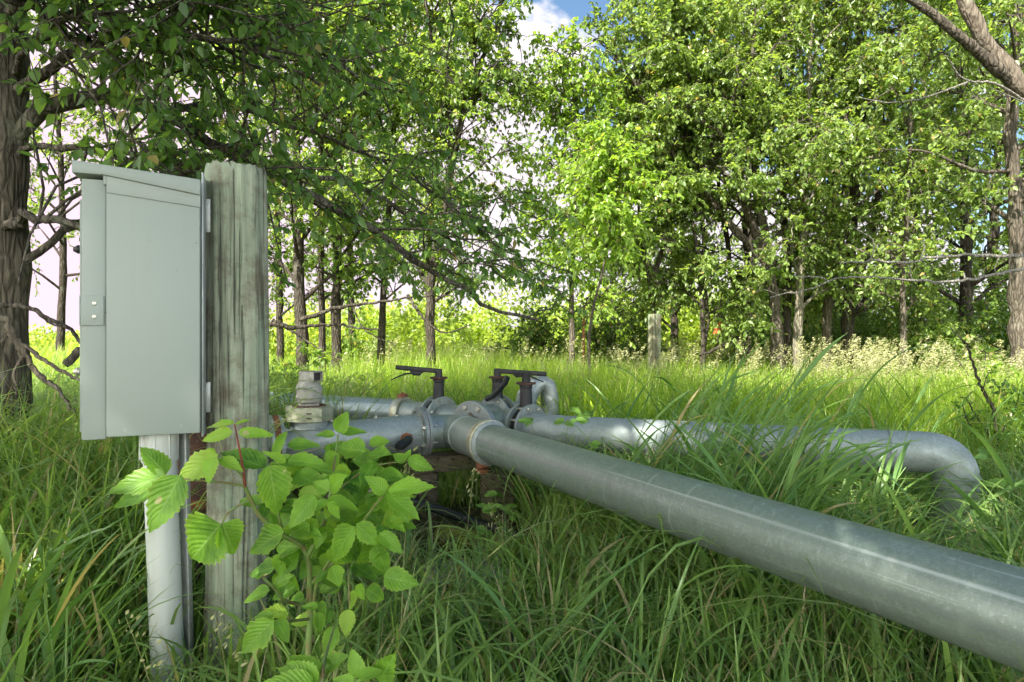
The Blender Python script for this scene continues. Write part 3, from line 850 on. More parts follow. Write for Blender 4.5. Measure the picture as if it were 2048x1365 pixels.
# header behind: from the far left pipe through three valves to the right pipe
H0 = Vector((-0.60, 4.745, AX)); H1 = Vector((0.085, 4.165, AX)); hd = (H1 - H0).normalized(); hp = Vector((-hd.y, hd.x, 0))  # hp away from camera
if hp.y < 0: hp = -hp
bp0 = Vector(P(300, 822, 6.35)); bp0.z = AX; bp1 = Vector((-0.79, 4.92, AX)); bd = (bp1 - bp0).normalized()
bk = thing('galvanized_pipe', 'blue grey galvanized pipe coming in behind the wooden post and the air valve', 'pipe', tuple(bp0 + bd * 1.2 - Z * 0.1), GP)
MB().tube([bp0 + bd * t for t in np.linspace(-0.6, (bp1 - bp0).length, 20)], 0.0998, 56).build('pipe_wall', M['galv_blue'], bk)
cb = thing('pipe_coupling', 'grooved coupling with a rusty bolt at the end of the blue grey pipe', 'clamp', tuple(bp1 - Z * 0.12))
MB().lathe(bp1 - bd * 0.03, bd, [(0, 0.1005), (0, 0.118), (0.012, 0.122), (0.05, 0.122), (0.062, 0.118), (0.062, 0.1005)], 48, caps=False).build('ring', M['ring'], cb)
b = MB(); b.box(bp1 + Z * 0.128, bd * 0.022, Vector((-bd.y, bd.x, 0)) * 0.035, Z * 0.012, 0.004); b.build('lug', M['rust'], cb)
MB().hexbolt(bp1 + Z * 0.139, Z, 0.013, 0.014).build('bolt', M['rust'], cb)

hdr = thing('manifold_header', 'galvanized cross piece of the manifold with a blind flange facing the camera', 'pipe fitting', tuple((H0 + H1) / 2 - Z * 0.1))
V1 = H0 + hd * 0.13; V3 = H1 - hd * 0.0
b = MB()
b.tube([bp1 + bd * 0.034, H0 - hd * 0.02, V1 - hd * 0.05], 0.0985, 40)
b.tube([V1 + hd * 0.05, V3 - hd * 0.055], 0.0985, 48)
HM = V1 + hd * 0.575; HR = V1 + hd * 0.27
b.lathe(HM, -hp, [(0.05, 0.0985), (0.245, 0.0985)], 48, caps=False)
b.lathe(HR, hp, [(0.05, 0.0985), (0.25, 0.0985)], 48, caps=False)
b.build('cross_body', M['galv'], hdr)
BF = HM - hp * 0.245
b = MB(); b.lathe(BF, -hp, [(0, 0.09), (0, 0.176), (0.016, 0.176)], 64, caps=False); b.build('flange', M['flange'], hdr)
b = MB(); b.lathe(BF - hp * 0.0185, -hp, [(0, 0.176), (0.016, 0.176), (0.018, 0.174)], 64); b.build('blind_flange', M['flange'], hdr)
bolts(BF - hp * 0.0370, -hp, 0.142, 8, 0.0175, 0.012, 0, 0.36, parent=hdr)
b = MB(); q0 = BF - hp * 0.040 + Z * 0.1 - hd * 0.01; b.tube([q0, q0 - hp * 0.03 - Z * 0.03 + hd * 0.06, q0 - hp * 0.05 - Z * 0.09 + hd * 0.13], 0.0095, 12); b.build('stick', M['dead'], hdr)


def butterfly(center, axis, label, lever_dir, lever_len, cap=False, tilt=0.0, with_lever=True, ring_mat='galv', fl2='galv'):
    """wafer valve between two flanges, its neck straight up"""
    ax = Vector(axis).normalized(); sd_ = ax.cross(Z).normalized()
    t = thing('butterfly_valve', label, 'valve', tuple(center - Z * 0.15), 'black butterfly valves on the manifold')
    b = MB(); b.lathe(center - ax * 0.026, ax, [(0, 0.07), (0, 0.122), (0.052, 0.122), (0.052, 0.07)], 40, caps=False)
    b.box(center + Z * 0.155, ax * 0.018, sd_ * 0.024, Z * 0.045, 0.004)
    b.build('valve_body', M['iron'], t)
    b = MB(); b.lathe(center + Z * 0.115, Z, [(0, 0.042), (0.02, 0.039), (0.13, 0.036), (0.135, 0.040), (0.15, 0.040)], 20); b.box(center + Z * 0.18 - sd_ * 0.0, ax * 0.008, sd_ * 0.038, Z * 0.06, 0.003)
    b.build('neck', M['iron'], t)
    b = MB(); b.lathe(center + Z * 0.2655, Z, [(0, 0.040), (0.004, 0.060), (0.012, 0.062), (0.016, 0.058)], 24); b.build('mounting_plate', M['rust_dark'], t)
    for sgn, mm in ((-1, ring_mat), (1, fl2)):
        f = MB(); o_ = center + ax * sgn * 0.029
        f.lathe(o_, ax * sgn, [(0, 0.096), (0, 0.150), (0.017, 0.150), (0.017, 0.096)], 56, caps=False); f.build('flange', M[mm], t)
        bolts(center + ax * sgn * 0.0465, ax * sgn, 0.128, 8, 0.0115, 0.012, 0.010 if sgn > 0 else 0, 0.3, parent=t)
    e_ = ax.cross(Z).normalized(); g_ = ax.cross(e_)
    for k in range(8):
        a = 0.3 + 2 * math.pi * k / 8
        p = center + (e_ * math.cos(a) + g_ * math.sin(a)) * 0.128
        MB().cyl(p - ax * 0.028, p + ax * 0.028, 0.008, seg=10).build('stud', M['bolt'], t)
    if with_lever:
        ld = Vector(lever_dir).normalized(); ls = ld.cross(Z).normalized()
        h0 = center + Z * 0.318
        b = MB(); b.lathe(center + Z * 0.282, Z, [(0, 0.026), (0.05, 0.024), (0.054, 0.02)], 18)
        n = 9
        for k in range(1):
            A = h0 - ld * 0.02; B = h0 + ld * lever_len + Z * tilt
            b.prism([A + ls * 0.020 - Z * 0.014, A - ls * 0.020 - Z * 0.014, B - ls * 0.016 - Z * 0.014, B + ls * 0.016 - Z * 0.014], Z * 0.031, 0.004)
            A2 = h0 + ld * 0.10 + Z * (tilt * 0.10 / lever_len - 0.012)
            b.prism([A2 + ls * 0.007, A2 + ld * 0.10 + ls * 0.007 + Z * tilt * .3, A2 + ld * 0.075 + ls * 0.007 - Z * 0.022, A2 + ld * 0.03 + ls * 0.007 - Z * 0.026], -ls * 0.014, 0.002)
        b.build('lever', M['iron'], t)
        if lever_len > .25:
            b = MB(); q = h0 + ld * 0.13 + Z * (tilt * 0.13 / lever_len - 0.016); b.tube([q, q + ld * 0.10 - Z * 0.012, q + ld * 0.19 - Z * 0.05], [0.007, 0.006, 0.004], 8); b.build('trigger', M['iron'], t)
    elif cap:
        b = MB(); b.lathe(center + Z * 0.282, Z, [(0, 0.026), (0.028, 0.027), (0.055, 0.030), (0.060, 0.024)], 10); b.build('stem_cap', M['iron'], t)
        b = MB(); b.box(center + Z * 0.15 - sd_ * 0.035, ax * 0.010, sd_ * 0.004, Z * 0.055, 0.002); b.build('name_plate', M['strut'], t)
    return t


butterfly(V1, hd, 'black butterfly valve with its lever swung left, nearest the blue grey pipe', Vector((-0.95, -0.18, 0)), 0.29, tilt=0.03)
V2 = HR + hp * 0.30
butterfly(V2, hp, 'black butterfly valve with its lever swung right, behind the blind flange', Vector((0.97, -0.10, 0)), 0.34, tilt=-0.02, ring_mat='flange')
butterfly(V3, hd, 'black butterfly valve without lever between two flanges at the right pipe', None, 0, cap=True, with_lever=False, fl2='flange')

# pipe from the rear valve up to a bend behind
r0 = V2 + hp * 0.05
rb = thing('pipe_bend', 'galvanized bend turning down behind the lever valves', 'pipe fitting', tuple(r0 + hp * 0.3 - Z * 0.3))
ra = Vector(P(1078, 786, 5.1))
b = MB(); b.tube([r0, r0 + hp * 0.10, r0 + hp * 0.2 + Vector((0.03, 0, 0.02)), ra + Vector((-0.09, -0.06, -0.02)), ra + Vector((-0.035, -0.02, 0.055)), ra + Vector((0.02, 0.0, 0.078)), ra + Vector((0.062, 0.02, 0.05)), ra + Vector((0.082, 0.03, -0.03)), ra + Vector((0.084, 0.03, -0.16)), ra + Vector((0.084, 0.03, -0.60))], [0.092, 0.090, 0.084, 0.076, 0.070, 0.067, 0.066, 0.066, 0.066, 0.066], 40)
b.build('bend', M['flange'], rb)
hz = thing('rubber_hose', 'black rubber hose draped over the rear flange beside the lever valves', 'hose', tuple(V2 - hp * 0.08 + Z * 0.1))
q = V2 - hp * 0.09
MB().tube([q + hd * -0.02 + Z * 0.13, q + hd * 0.04 + Z * 0.155 , q + hd * 0.10 + Z * 0.20, q + hd * 0.15 + Z * 0.25, q + hd * 0.17 + Z * 0.29], 0.019, 16).build('hose_wall', M['rubber'], hz)

# right pipe with its drop leg
RA = V3 + hd * 0.046; RB = Vector((2.02, 3.335, AX))
rd = (RB - Vector((0.30, 3.98, AX))).normalized()
rp = thing('galvanized_pipe', 'pale galvanized pipe on the right that bends down into the grass', 'pipe', (2.15, 3.3, 0), GP)
b = MB(); b.tube([RA, RA + hd * 0.10, Vector((0.30, 3.98, AX)), Vector((0.42, 3.935, AX))] + [Vector((0.42, 3.935, AX)).lerp(RB - rd * 0.16, t) for t in np.linspace(0.08, 1, 14)], 0.0995, 56); b.build('pipe_wall', M['galv_pale'], rp)
m1 = RB - rd * 0.16; m2 = RB + rd * 0.015; arc = elbow(m2, rd, -Z, 0.112, 7); m3 = arc[-1]
b = MB(); b.tube([m1, m1 + rd * 0.01] + arc + [m3 - Z * 0.05], 0.0997, 56); b.build('elbow', M['galv_pale'], rp, 60)
b = MB(); b.cyl(m3 - Z * 0.0505, Vector((m3.x, m3.y, -0.1)), 0.0992, seg=48); b.build('drop_leg', M['galv_pale'], rp)
MB().torus(m1, rd, 0.0995, 0.0055, 56).build('weld_seam', M['flange'], rp)
MB().torus(m3 - Z * 0.049, Z, 0.0995, 0.0055, 56).build('weld_seam', M['flange'], rp)
MB().torus(m3 + Z*0.004, Z, 0.100, 0.005, 56).build('weld_seam', M['galv'], rp)

# timbers, hose and log under the manifold
def beam(name, label, cat, c, dx, L, a, h, mat, tilt=0.0):
    dx = Vector(dx).normalized(); dy = Vector((-dx.y, dx.x, 0)).normalized()
    t = MB(); t.box(c, dx * L / 2 + Z * tilt, dy * a / 2, Z * h / 2, 0.008)
    bmesh.ops.subdivide_edges(t.bm, edges=list(t.bm.edges), cuts=3, use_grid_fill=True)
    for v in t.bm.verts: v.co += Vector((random.uniform(-1, 1), random.uniform(-1, 1), random.uniform(-1, 1))) * 0.004
    o = t.build(name, M[mat]); return tag(o, label, cat)
beam('timber_beam', 'rotten dark timber beam lying right beneath the galvanized elbow', 'timber', E + Vector((0.03, -0.12, -0.155)), e1, 0.55, 0.14, 0.09, 'timber')
beam('timber_block', 'mossy upright timber block propping the front pipe clamp', 'timber', E - vv * 0.40 + e1 * 0.10 + Vector((0, 0, -0.345)), e1, 0.14, 0.14, 0.34, 'timber')
beam('timber_block', 'dark upright timber block under the elbow beside the black hose', 'timber', E - e1 * 0.22 - vv * 0.12 + Vector((0, 0, -0.36)), e1, 0.12, 0.12, 0.31, 'timber')
beam('timber_beam', 'dark timber sleeper supporting the pipe tee beneath the air valve', 'timber', SV - Z * 0.19, vv, 0.6, 0.16, 0.17, 'timber')
lg = MB(); l0 = Vector(P(880, 1072, 3.45)); l1 = Vector(P(1075, 1108, 3.2))
lg.tube([l0.lerp(l1, t) + Vector((0, 0, 0.008 * math.sin(t * 9))) for t in np.linspace(0, 1, 14)], [0.055 + 0.006 * math.sin(k * 1.9) for k in range(14)], 20)
tag(lg.build('mossy_log', M['moss']), 'moss covered log lying in the grass below the front pipe', 'log')
cs = MB(); cc = Vector(P(935, 1190, 2.75)); cc.z = 0.07
cs.box(cc, (0.17, 0.03, 0), (-0.02, 0.12, 0), (0, 0, 0.08), 0.03)
bmesh.ops.subdivide_edges(cs.bm, edges=list(cs.bm.edges), cuts=3, use_grid_fill=True)
for v in cs.bm.verts: v.co += Vector((random.uniform(-1, 1), random.uniform(-1, 1), random.uniform(-1, 1))) * 0.012
tag(cs.build('concrete_lump', M['concrete']), 'grey concrete lump half hidden in the grass before the mossy log', 'rubble')
bh = MB(); bh.tube(resample([tuple(P(735, 985, 3.75)), tuple(P(850, 1012, 3.72)), tuple(P(935, 1040, 3.68)), tuple(P(1010, 1066, 3.6)), tuple(P(1090, 1095, 3.45))], 24), 0.027, 18)
tag(bh.build('drain_hose', M['rubber']), 'thick black hose lying on the ground in the shadow beneath the elbow', 'hose')
print('hard surface done')
#VEGETATION
# ------------------------------------------------------------------- trees
# big tree at the left edge, its arching limb crosses the picture behind the post
t1 = path(3.6, (12, 760), (10, 600), (14, 420), (18, 250), (26, 60), (20, -180), (40, -420))
limb1 = [P(30, 275, 3.6), P(75, 225, 3.6), P(135, 204, 3.62), (P(230, 203, 3.7)), P(330, 226, 3.8), P(430, 288, 3.95), P(560, 352, 4.15), P(680, 420, 4.4), P(790, 490, 4.7), P(900, 562, 5.0), P(980, 612, 5.25), P(1075, 640, 5.5)]
limb2 = [P(40, 310, 3.55), P(110, 292, 3.5), P(180, 298, 3.5), P(280, 326, 3.55), P(400, 334, 3.6), P(480, 318, 3.7)]
limb3 = [P(12, 460, 3.55), P(50, 436, 3.4), P(100, 441, 3.3), P(170, 456, 3.3), P(260, 470, 3.35), P(350, 520, 3.5)]
limb4 = [P(40, 530, 3.6), P(75, 500, 3.6), P(110, 474, 3.65), P(160, 450, 3.7), P(300, 400, 3.9), P(450, 330, 4.2)]
limb5 = [P(20, 200, 3.6), P(140, 110, 3.4), P(300, 60, 3.2), P(480, 90, 3.3), P(640, 170, 3.6)]
limb6 = [P(25, 120, 3.6), P(150, 20, 3.8), P(350, -10, 4.1), P(560, 60, 4.5), P(760, 180, 4.8)]
limb7 = [P(300, 220, 3.8), P(420, 210, 4.2), P(560, 240, 4.8), P(700, 300, 5.3), P(860, 380, 5.7), P(960, 470, 5.9)]
limb8 = [P(20, 60, 3.6), P(60, -60, 3.2), P(180, -200, 2.9), P(420, -300, 2.9)]
limb9 = [P(560, 352, 4.15), P(680, 360, 4.6), P(800, 420, 5.2), P(930, 500, 5.7), P(1010, 560, 6.0)]
limb10 = [P(20, 160, 3.6), P(80, 70, 3.25), P(190, 30, 3.05), P(330, 110, 3.25)]
limb11 = [P(20, 60, 3.6), P(70, 10, 3.15), P(120, 60, 2.95), P(190, 140, 2.95)]
limb12 = [P(20, 0, 3.6), P(180, -40, 3.5), P(330, 0, 3.4), P(470, 130, 3.6)]
def in_front(p):     # nothing hangs between the camera and the cabinet, nor low down
    px = p[:, 0] / np.maximum(p[:, 1], .1) * F + CX; py = HY - (p[:, 2] - CAMZ) / np.maximum(p[:, 1], .1) * F
    low = (p[:, 1] < 2.7) & (py > 0)
    gap = (px < 165) & (py > 225) & (np.sin(px * 0.31 + py * 0.13) + np.sin(py * 0.23) > -0.5)
    lowlimb = (py > 590) & (px < 560)
    hole = (px > 330) & (px < 1080) & (py > 600 + 0.06 * (px - 560))
    airy = (py > -50) & (np.sin(px * .047 + 1.3 * np.sin(py * .031)) + np.sin(py * .053 + 1.1 * np.sin(px * .027)) > 1.05)
    return ~(low | lowlimb | hole | gap | airy | (p[:, 2] < 1.15))
tree('tree', 'big furrowed tree trunk at the left edge with a long arching leafy limb', [(t1, 1.0)], 0.128, 'leaf_near', 'bark_near', 11, 3.0, n_limb=20, spread=2.9, top=5.9,
     n_sub=7, n_twig=6, n_leaf=11, LL=0.064, limb_up=0.5, sub_len=1.0, twig_len=0.36, keep=in_front, taper=0.6,
     extra=[(limb1, 0.046, 0.011), (limb2, 0.020, 0.006), (limb3, 0.026, 0.012), (limb4, 0.022, 0.008), (limb5, 0.03, 0.008), (limb6, 0.03, 0.008), (limb7, 0.022, 0.006), (limb8, 0.03, 0.008), (limb9, 0.02, 0.006), (limb10, .02, .005), (limb11, .015, .004), (limb12, .022, .006)])

# two unseen trees added behind the camera to shade the foreground
okw = dict(n_sub=7, n_twig=6, n_leaf=12, LL=0.17, limb_up=0.4, sub_len=1.2, twig_len=0.5, taper=0.6, prof=lambda f: 1.0 - .45 * max(0, f - .6), group='trees outside the picture')
tree('tree', 'unseen leafy tree added behind the camera to shade the pipes', [([np.array((-1.9, -3.0, 0)), np.array((-1.8, -2.9, 2.5)), np.array((-1.7, -2.8, 5.2))], 1.0)], 0.16, 'leaf_near', 'bark_near', 12, 2.9, n_limb=44, spread=3.3, top=10.4, **okw)
tree('tree', 'second unseen leafy tree added behind the camera to shade the control box', [([np.array((-5.2, -1.9, 0)), np.array((-5.1, -1.8, 2.5)), np.array((-5.0, -1.7, 5.2))], 1.0)], 0.16, 'leaf_near', 'bark_near', 13, 2.9, n_limb=44, spread=3.1, top=10.6, **okw)

def sky_gap(p):      # the clear slot over the young tree
    px = p[:, 0] / p[:, 1] * F + CX; py = HY - (p[:, 2] - CAMZ) / p[:, 1] * F
    wob = 14 * np.sin(py * .09) + 10 * np.sin(py * .23)
    return ~((px > 1066 - .35 * py + wob) & (px < 1168 + .30 * py + wob) & (py < 125) & (py > -400)) & ~((px > 1395) & (px < 1575) & (py > 300) & (py < 535) & (np.sin(px * .11 + py * .05) + np.sin(py * .13 - px * .04) > -.45) & (p[:, 1] > 9.6))
G1 = 'slender trees of the left group'
kw = dict(keep=sky_gap, leafm='leaf_left', barkm='bark_dark', group=G1, n_sub=6, n_twig=6, n_leaf=12, LL=0.070, limb_up=0.95)
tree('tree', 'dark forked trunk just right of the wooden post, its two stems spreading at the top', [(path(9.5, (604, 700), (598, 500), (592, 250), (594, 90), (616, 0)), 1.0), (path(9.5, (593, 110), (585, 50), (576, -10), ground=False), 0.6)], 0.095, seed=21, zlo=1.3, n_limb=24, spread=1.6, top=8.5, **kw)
tree('tree', 'thin dark stem between the forked trunk and a thicker trunk to its right', [(path(10, (644, 690), (641, 500), (640, 350), (647, 150), (630, 0)), 1.0)], 0.058, seed=22, zlo=1.3, n_limb=21, spread=1.2, top=8.5, **kw)
tree('tree', 'straight dark trunk that leans right higher up, third of the left group', [(path(9.8, (672, 695), (675, 500), (672, 400), (690, 250), (720, 90), (760, 0)), 1.0), (path(9.8, (690, 240), (650, 120), (690, 20), ground=False), .5)], 0.086, seed=23, zlo=1.3, n_limb=24, spread=1.6, top=8.5, **kw)
tree('tree', 'slim trunk above the gap left of the bare-based trunk, leaning right at the top', [(path(10.5, (762, 690), (768, 560), (778, 430), (790, 250), (815, 140), (850, 60), (885, -10)), 1.0)], 0.064, seed=24, zlo=1.3, n_limb=23, spread=1.5, top=8.5, **kw)
tree('tree', 'trunk with a frayed pale base, rightmost of the left group, fanning into thin stems', [(path(9, (860, 705), (861, 600), (870, 520), (905, 330), (925, 230), (945, 100), (962, -10)), 1.0), (path(9, (928, 220), (960, 130), (1000, 20), ground=False), .5), (path(9, (880, 470), (900, 330), (890, 200), (860, 60), ground=False), .5)], 0.076, seed=25, zlo=1.3, n_limb=21, spread=1.35, top=8.0, **kw)
tree('tree', 'slim leafy tree standing further back between the post and the left group', [(path(13, (560, 680), (556, 480), (548, 250), (540, 60)), 1.0)], 0.08, seed=26, zlo=1.3, n_limb=23, spread=1.7, top=9.5, **kw)
tree('tree', 'slender tree seen above the control box, behind the arching limb', [(path(12, (330, 690), (335, 480), (330, 250), (345, 60)), 1.0)], 0.08, seed=27, zlo=3.2, n_limb=17, spread=1.9, top=9, **kw)

G2 = 'sunlit young trees in the middle'
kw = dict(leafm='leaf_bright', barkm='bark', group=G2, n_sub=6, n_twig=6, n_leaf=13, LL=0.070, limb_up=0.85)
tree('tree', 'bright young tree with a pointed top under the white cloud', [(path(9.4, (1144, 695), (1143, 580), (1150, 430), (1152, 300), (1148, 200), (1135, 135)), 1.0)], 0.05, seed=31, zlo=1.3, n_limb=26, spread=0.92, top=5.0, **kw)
tree('sapling', 'thin leaning sapling whose bare crooked stem rises out of the grass beside the young tree', [(path(7.2, (1180, 770), (1178, 690), (1186, 620), (1206, 540), (1215, 480), (1232, 390), (1226, 330), (1216, 280)), 1.0)], 0.024, seed=32, zlo=1.9, n_limb=10, spread=0.42, top=3.0, cat='sapling', **kw)
tree('tree', 'leafy tree growing right behind the short square post', [(path(10.6, (1312, 690), (1300, 560), (1285, 500), (1278, 420), (1268, 330), (1262, 250)), 1.0), (path(10.6, (1302, 570), (1330, 480), (1345, 380), (1340, 300), ground=False), .7)], 0.055, seed=33, zlo=1.6, n_limb=14, spread=1.0, top=5.4, **dict(kw, leafm='leaf_right'))

G3 = 'trees of the right wood'
kw = dict(keep=sky_gap, leafm='leaf_right', group=G3, n_sub=7, n_twig=6, n_leaf=14, LL=0.070, limb_up=0.7)
tree('tree', 'thin dark stem with a smaller twin at its foot, left of the orange tag', [(path(10, (1406, 690), (1404, 600), (1398, 520), (1382, 420), (1372, 300)), 1.0), (path(10, (1410, 690), (1418, 640), (1412, 590)), .5)], 0.045, barkm='bark_dark', seed=41, zlo=1.2, n_limb=21, spread=1.1, top=6.0, **kw)
tree('tree', 'dark twin trunk splitting low, right of the orange tag', [(path(11, (1494, 675), (1478, 590), (1460, 540), (1455, 480), (1440, 400)), 1.0), (path(11, (1492, 640), (1500, 560), (1490, 480), (1485, 330), ground=False), .8)], 0.062, barkm='bark_dark', seed=42, zlo=1.7, n_limb=14, spread=1.2, top=6.5, **kw)
tree('tree', 'large tree whose several thick limbs lean left and fan out against the pale sky', [
    (path(10, (1556, 690), (1549, 600), (1535, 530), (1502, 440), (1465, 330), (1430, 240), (1396, 170), (1372, 130)), 1.0),
    (path(10, (1535, 530), (1480, 470), (1436, 420), (1398, 365), (1360, 330), ground=False), .55),
    (path(10, (1540, 540), (1522, 430), (1508, 330), (1502, 200), (1512, 0), ground=False), .7),
    (path(10, (1470, 340), (1440, 300), (1400, 280), (1350, 265), ground=False), .4)], 0.115, barkm='bark', seed=43, zlo=2.2, n_limb=15, spread=1.5, top=5.9, **kw)
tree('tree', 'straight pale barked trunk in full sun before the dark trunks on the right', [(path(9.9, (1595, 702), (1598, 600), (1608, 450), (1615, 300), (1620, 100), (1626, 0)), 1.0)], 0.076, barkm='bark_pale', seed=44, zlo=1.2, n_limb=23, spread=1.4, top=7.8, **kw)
tree('tree', 'grey trunk curving right, next right of the pale sunlit trunk', [(path(10.4, (1655, 690), (1655, 610), (1672, 530), (1690, 430), (1694, 300), (1690, 150), (1700, 0)), 1.0)], 0.078, barkm='bark', seed=45, zlo=1.2, n_limb=23, spread=1.5, top=8, **kw)
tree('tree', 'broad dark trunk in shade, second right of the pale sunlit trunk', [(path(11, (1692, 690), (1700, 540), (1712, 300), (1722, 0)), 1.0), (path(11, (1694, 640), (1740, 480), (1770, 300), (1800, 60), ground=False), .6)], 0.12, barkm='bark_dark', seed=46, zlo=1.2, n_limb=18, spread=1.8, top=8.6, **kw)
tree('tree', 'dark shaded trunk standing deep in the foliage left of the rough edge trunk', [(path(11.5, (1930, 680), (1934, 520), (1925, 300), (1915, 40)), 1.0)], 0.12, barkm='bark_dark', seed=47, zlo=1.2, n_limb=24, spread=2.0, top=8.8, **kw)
tree('tree', 'rough barked trunk at the right edge behind the bare grey branches', [(path(8.6, (2042, 690), (2036, 560), (2030, 400), (2022, 250), (2036, 0)), 1.0)], 0.125, barkm='bark', seed=48, zlo=2.0, n_limb=21, spread=1.7, top=7.5, **kw)
tree('tree', 'leafy young tree filling the gap between the broad dark trunk and the edge trunk', [(path(9.4, (1808, 690), (1806, 560), (1815, 400), (1822, 200), (1830, 20)), 1.0)], 0.05, barkm='bark', seed=49, zlo=1.2, n_limb=28, spread=1.35, top=7.2, **kw)
tree('tree', 'dark trunk just left of the broad leaning tree, behind the pale trunk', [(path(10.8, (1572, 690), (1574, 560), (1568, 420), (1560, 250), (1570, 40)), 1.0)], 0.085, barkm='bark_dark', seed=50, zlo=1.2, n_limb=18, spread=1.3, top=8.4, **kw)

# the wood behind: each tree its own object, three grown, the others copied
G4 = 'trees at the back of the wood'
kw = dict(keep=sky_gap, leafm='leaf_right', barkm='bark_dark', group=G4, n_sub=6, n_twig=5, n_leaf=13, LL=0.09, limb_up=0.7, twig_len=.5)
bA = tree('tree', 'back row tree rising behind the broad leaning tree', [(path(15, (1500, 690), (1496, 450), (1506, 200), (1500, 0)), 1.0)], 0.12, seed=61, zlo=2.6, n_limb=24, spread=2.4, top=10.5, **kw)
bB = tree('tree', 'back row tree above the pale sunlit trunk', [(path(14, (1660, 690), (1668, 450), (1655, 200), (1650, 0)), 1.0)], 0.12, seed=62, zlo=1.2, n_limb=28, spread=2.3, top=10.0, **kw)
bC = tree('tree', 'back row tree behind the bright young tree', [(path(16, (1225, 680), (1230, 480), (1236, 330)), 1.0)], 0.10, seed=63, zlo=1.0, n_limb=26, spread=1.9, top=5.9, **kw)
bL = tree('tree', 'back row tree filling the sky between the forked trunk and the slim leaning trunk', [(path(16, (705, 690), (700, 450), (712, 200), (720, 40)), 1.0)], 0.10, seed=64, zlo=2.0, n_limb=26, spread=2.2, top=10.5, **dict(kw, leafm='leaf_left'))
copy_tree(bL, (-6.6, 15.5, 0), 2.2, 1.0, 'back row tree seen above the wooden post')
copy_tree(bL, (-9.6, 14.5, 0), 4.1, 0.95, 'back row tree seen above the control box behind the arching limb')
copy_tree(bL, (-2.1, 17.5, 0), 5.3, 0.9, 'back row tree behind the trunk with the frayed pale base')
copy_tree(bB, (5.6 * 1.55, 14.5, 0), 2.1, 1.0, 'back row tree above the leafy young tree on the right')
copy_tree(bB, (10.8, 13.2, 0), 4.0, 1.05, 'back row tree right behind the rough edge trunk')
copy_tree(bB, (7.0, 16.5, 0), 1.0, 1.15, 'farthest back row tree behind the broad dark trunk')
copy_tree(bC, (3.7, 15.5, 0), 2.6, 1.1, 'low back row tree behind the short square post')
copy_tree(bC, (11.6, 16.5, 0), 5.2, 1.7, 'tall back row tree at the far right of the wood')
copy_tree(bA, (5.2, 18.5, 0), 3.3, 0.8, 'small back row tree between the twin trunk and the leaning tree')

# ---------------------------------------------------------------- dead wood
dt = thing('dead_tree', 'leaning dead tree with peeling pale bark entering at the upper right corner', 'dead tree', (4.75, 5.25, 0))
m = NM()
tr_ = [np.array((4.75, 5.25, -0.1)), np.array((4.35, 5.15, 1.3)), np.array(P(2090, 250, 5.0)), np.array(P(2010, 135, 5.0)), np.array(P(1960, 70, 5.0)), np.array(P(1925, -10, 5.0)), np.array(P(1880, -170, 5.0))]
c = resample(tr_, 40); c[2:] += np.random.RandomState(5).normal(size=(38, 3)) * .012
tubes(m, c, np.linspace(0.125, 0.036, 40) * (1 + .05 * np.random.RandomState(6).normal(size=40)), 16)
m.build('trunk', M['dead'], dt)
m = NM()
c = resample([P(2050, 190, 5.02), P(1965, 112, 4.95), P(1905, 62, 4.9), P(1865, 28, 4.9), P(1815, -5, 4.9), P(1740, -60, 4.9)], 30)
tubes(m, c, np.linspace(0.046, 0.022, 30) * (1 + .07 * np.random.RandomState(8).normal(size=30)), 12)
m.build('limb', M['bark'], dt)
def bare(parent, name, mat, segs):
    m = NM()
    for pts, r0_, r1_ in segs:
        n = 6 * len(pts); c = resample([np.array(p, float) for p in pts], n); rg = np.random.RandomState(len(pts) * 7 + int(abs(pts[0][0]) * 100) % 97)
        c[1:-1] += rg.normal(size=(n - 2, 3)) * r0_ * .25
        tubes(m, c, np.linspace(r0_, r1_, n) * (1 + .08 * rg.normal(size=n)), 8)
    return m.build(name, M[mat], parent)
bare(dt, 'twig', 'dead_grey', [([P(2045, 200, 4.95), P(1990, 168, 4.8), P(1930, 160, 4.7), P(1890, 110, 4.6)], .012, .004), ([P(1935, 165, 4.7), P(1850, 195, 4.6), P(1780, 205, 4.5), P(1710, 195, 4.5)], .007, .003), ([P(2060, 210, 4.95), P(1985, 178, 4.7)], .006, .003), ([P(1850, 193, 4.6), P(1852, 180, 4.58), P(1845, 170, 4.57)], .004, .002)])
bare(dt, 'bare_branch', 'dead_grey', [([(4.4, 5.15, 1.25), P(2140, 505, 4.6), P(2048, 513, 4.3), P(1985, 511, 4.2), P(1890, 512, 4.15), P(1820, 524, 4.1), P(1740, 523, 4.05), P(1705, 526, 4.0), P(1680, 527, 4.0)], .020, .004),
                              ([P(1705, 525, 4.0), P(1740, 520, 4.0), P(1745, 480, 4.0), P(1700, 452, 4.0)], .005, .002), ([P(1840, 521, 4.1), P(1850, 495, 4.1), P(1845, 480, 4.1)], .004, .002), ([P(2000, 511, 4.2), P(1990, 540, 4.2), P(2005, 550, 4.2)], .004, .002)])
bare(dt, 'bare_branch', 'dead_grey', [([(4.45, 5.18, 1.0), P(2150, 515, 4.5), P(2048, 537, 4.2), P(1960, 556, 4.1), P(1900, 563, 4.05), P(1830, 561, 4.0), P(1760, 556, 3.95), P(1700, 554, 3.9), P(1660, 560, 3.9), P(1640, 572, 3.9), P(1600, 584, 3.9), P(1540, 596, 3.9)], .017, .003),
                              ([P(1655, 562, 3.9), P(1640, 555, 3.9), P(1590, 553, 3.9)], .005, .002), ([P(1825, 561, 4.0), P(1820, 545, 4.0), P(1822, 530, 4.0)], .004, .002), ([P(1930, 560, 4.07), P(1927, 545, 4.07)], .005, .003), ([P(1560, 592, 3.9), P(1530, 580, 3.9), P(1510, 585, 3.9)], .003, .0015)])
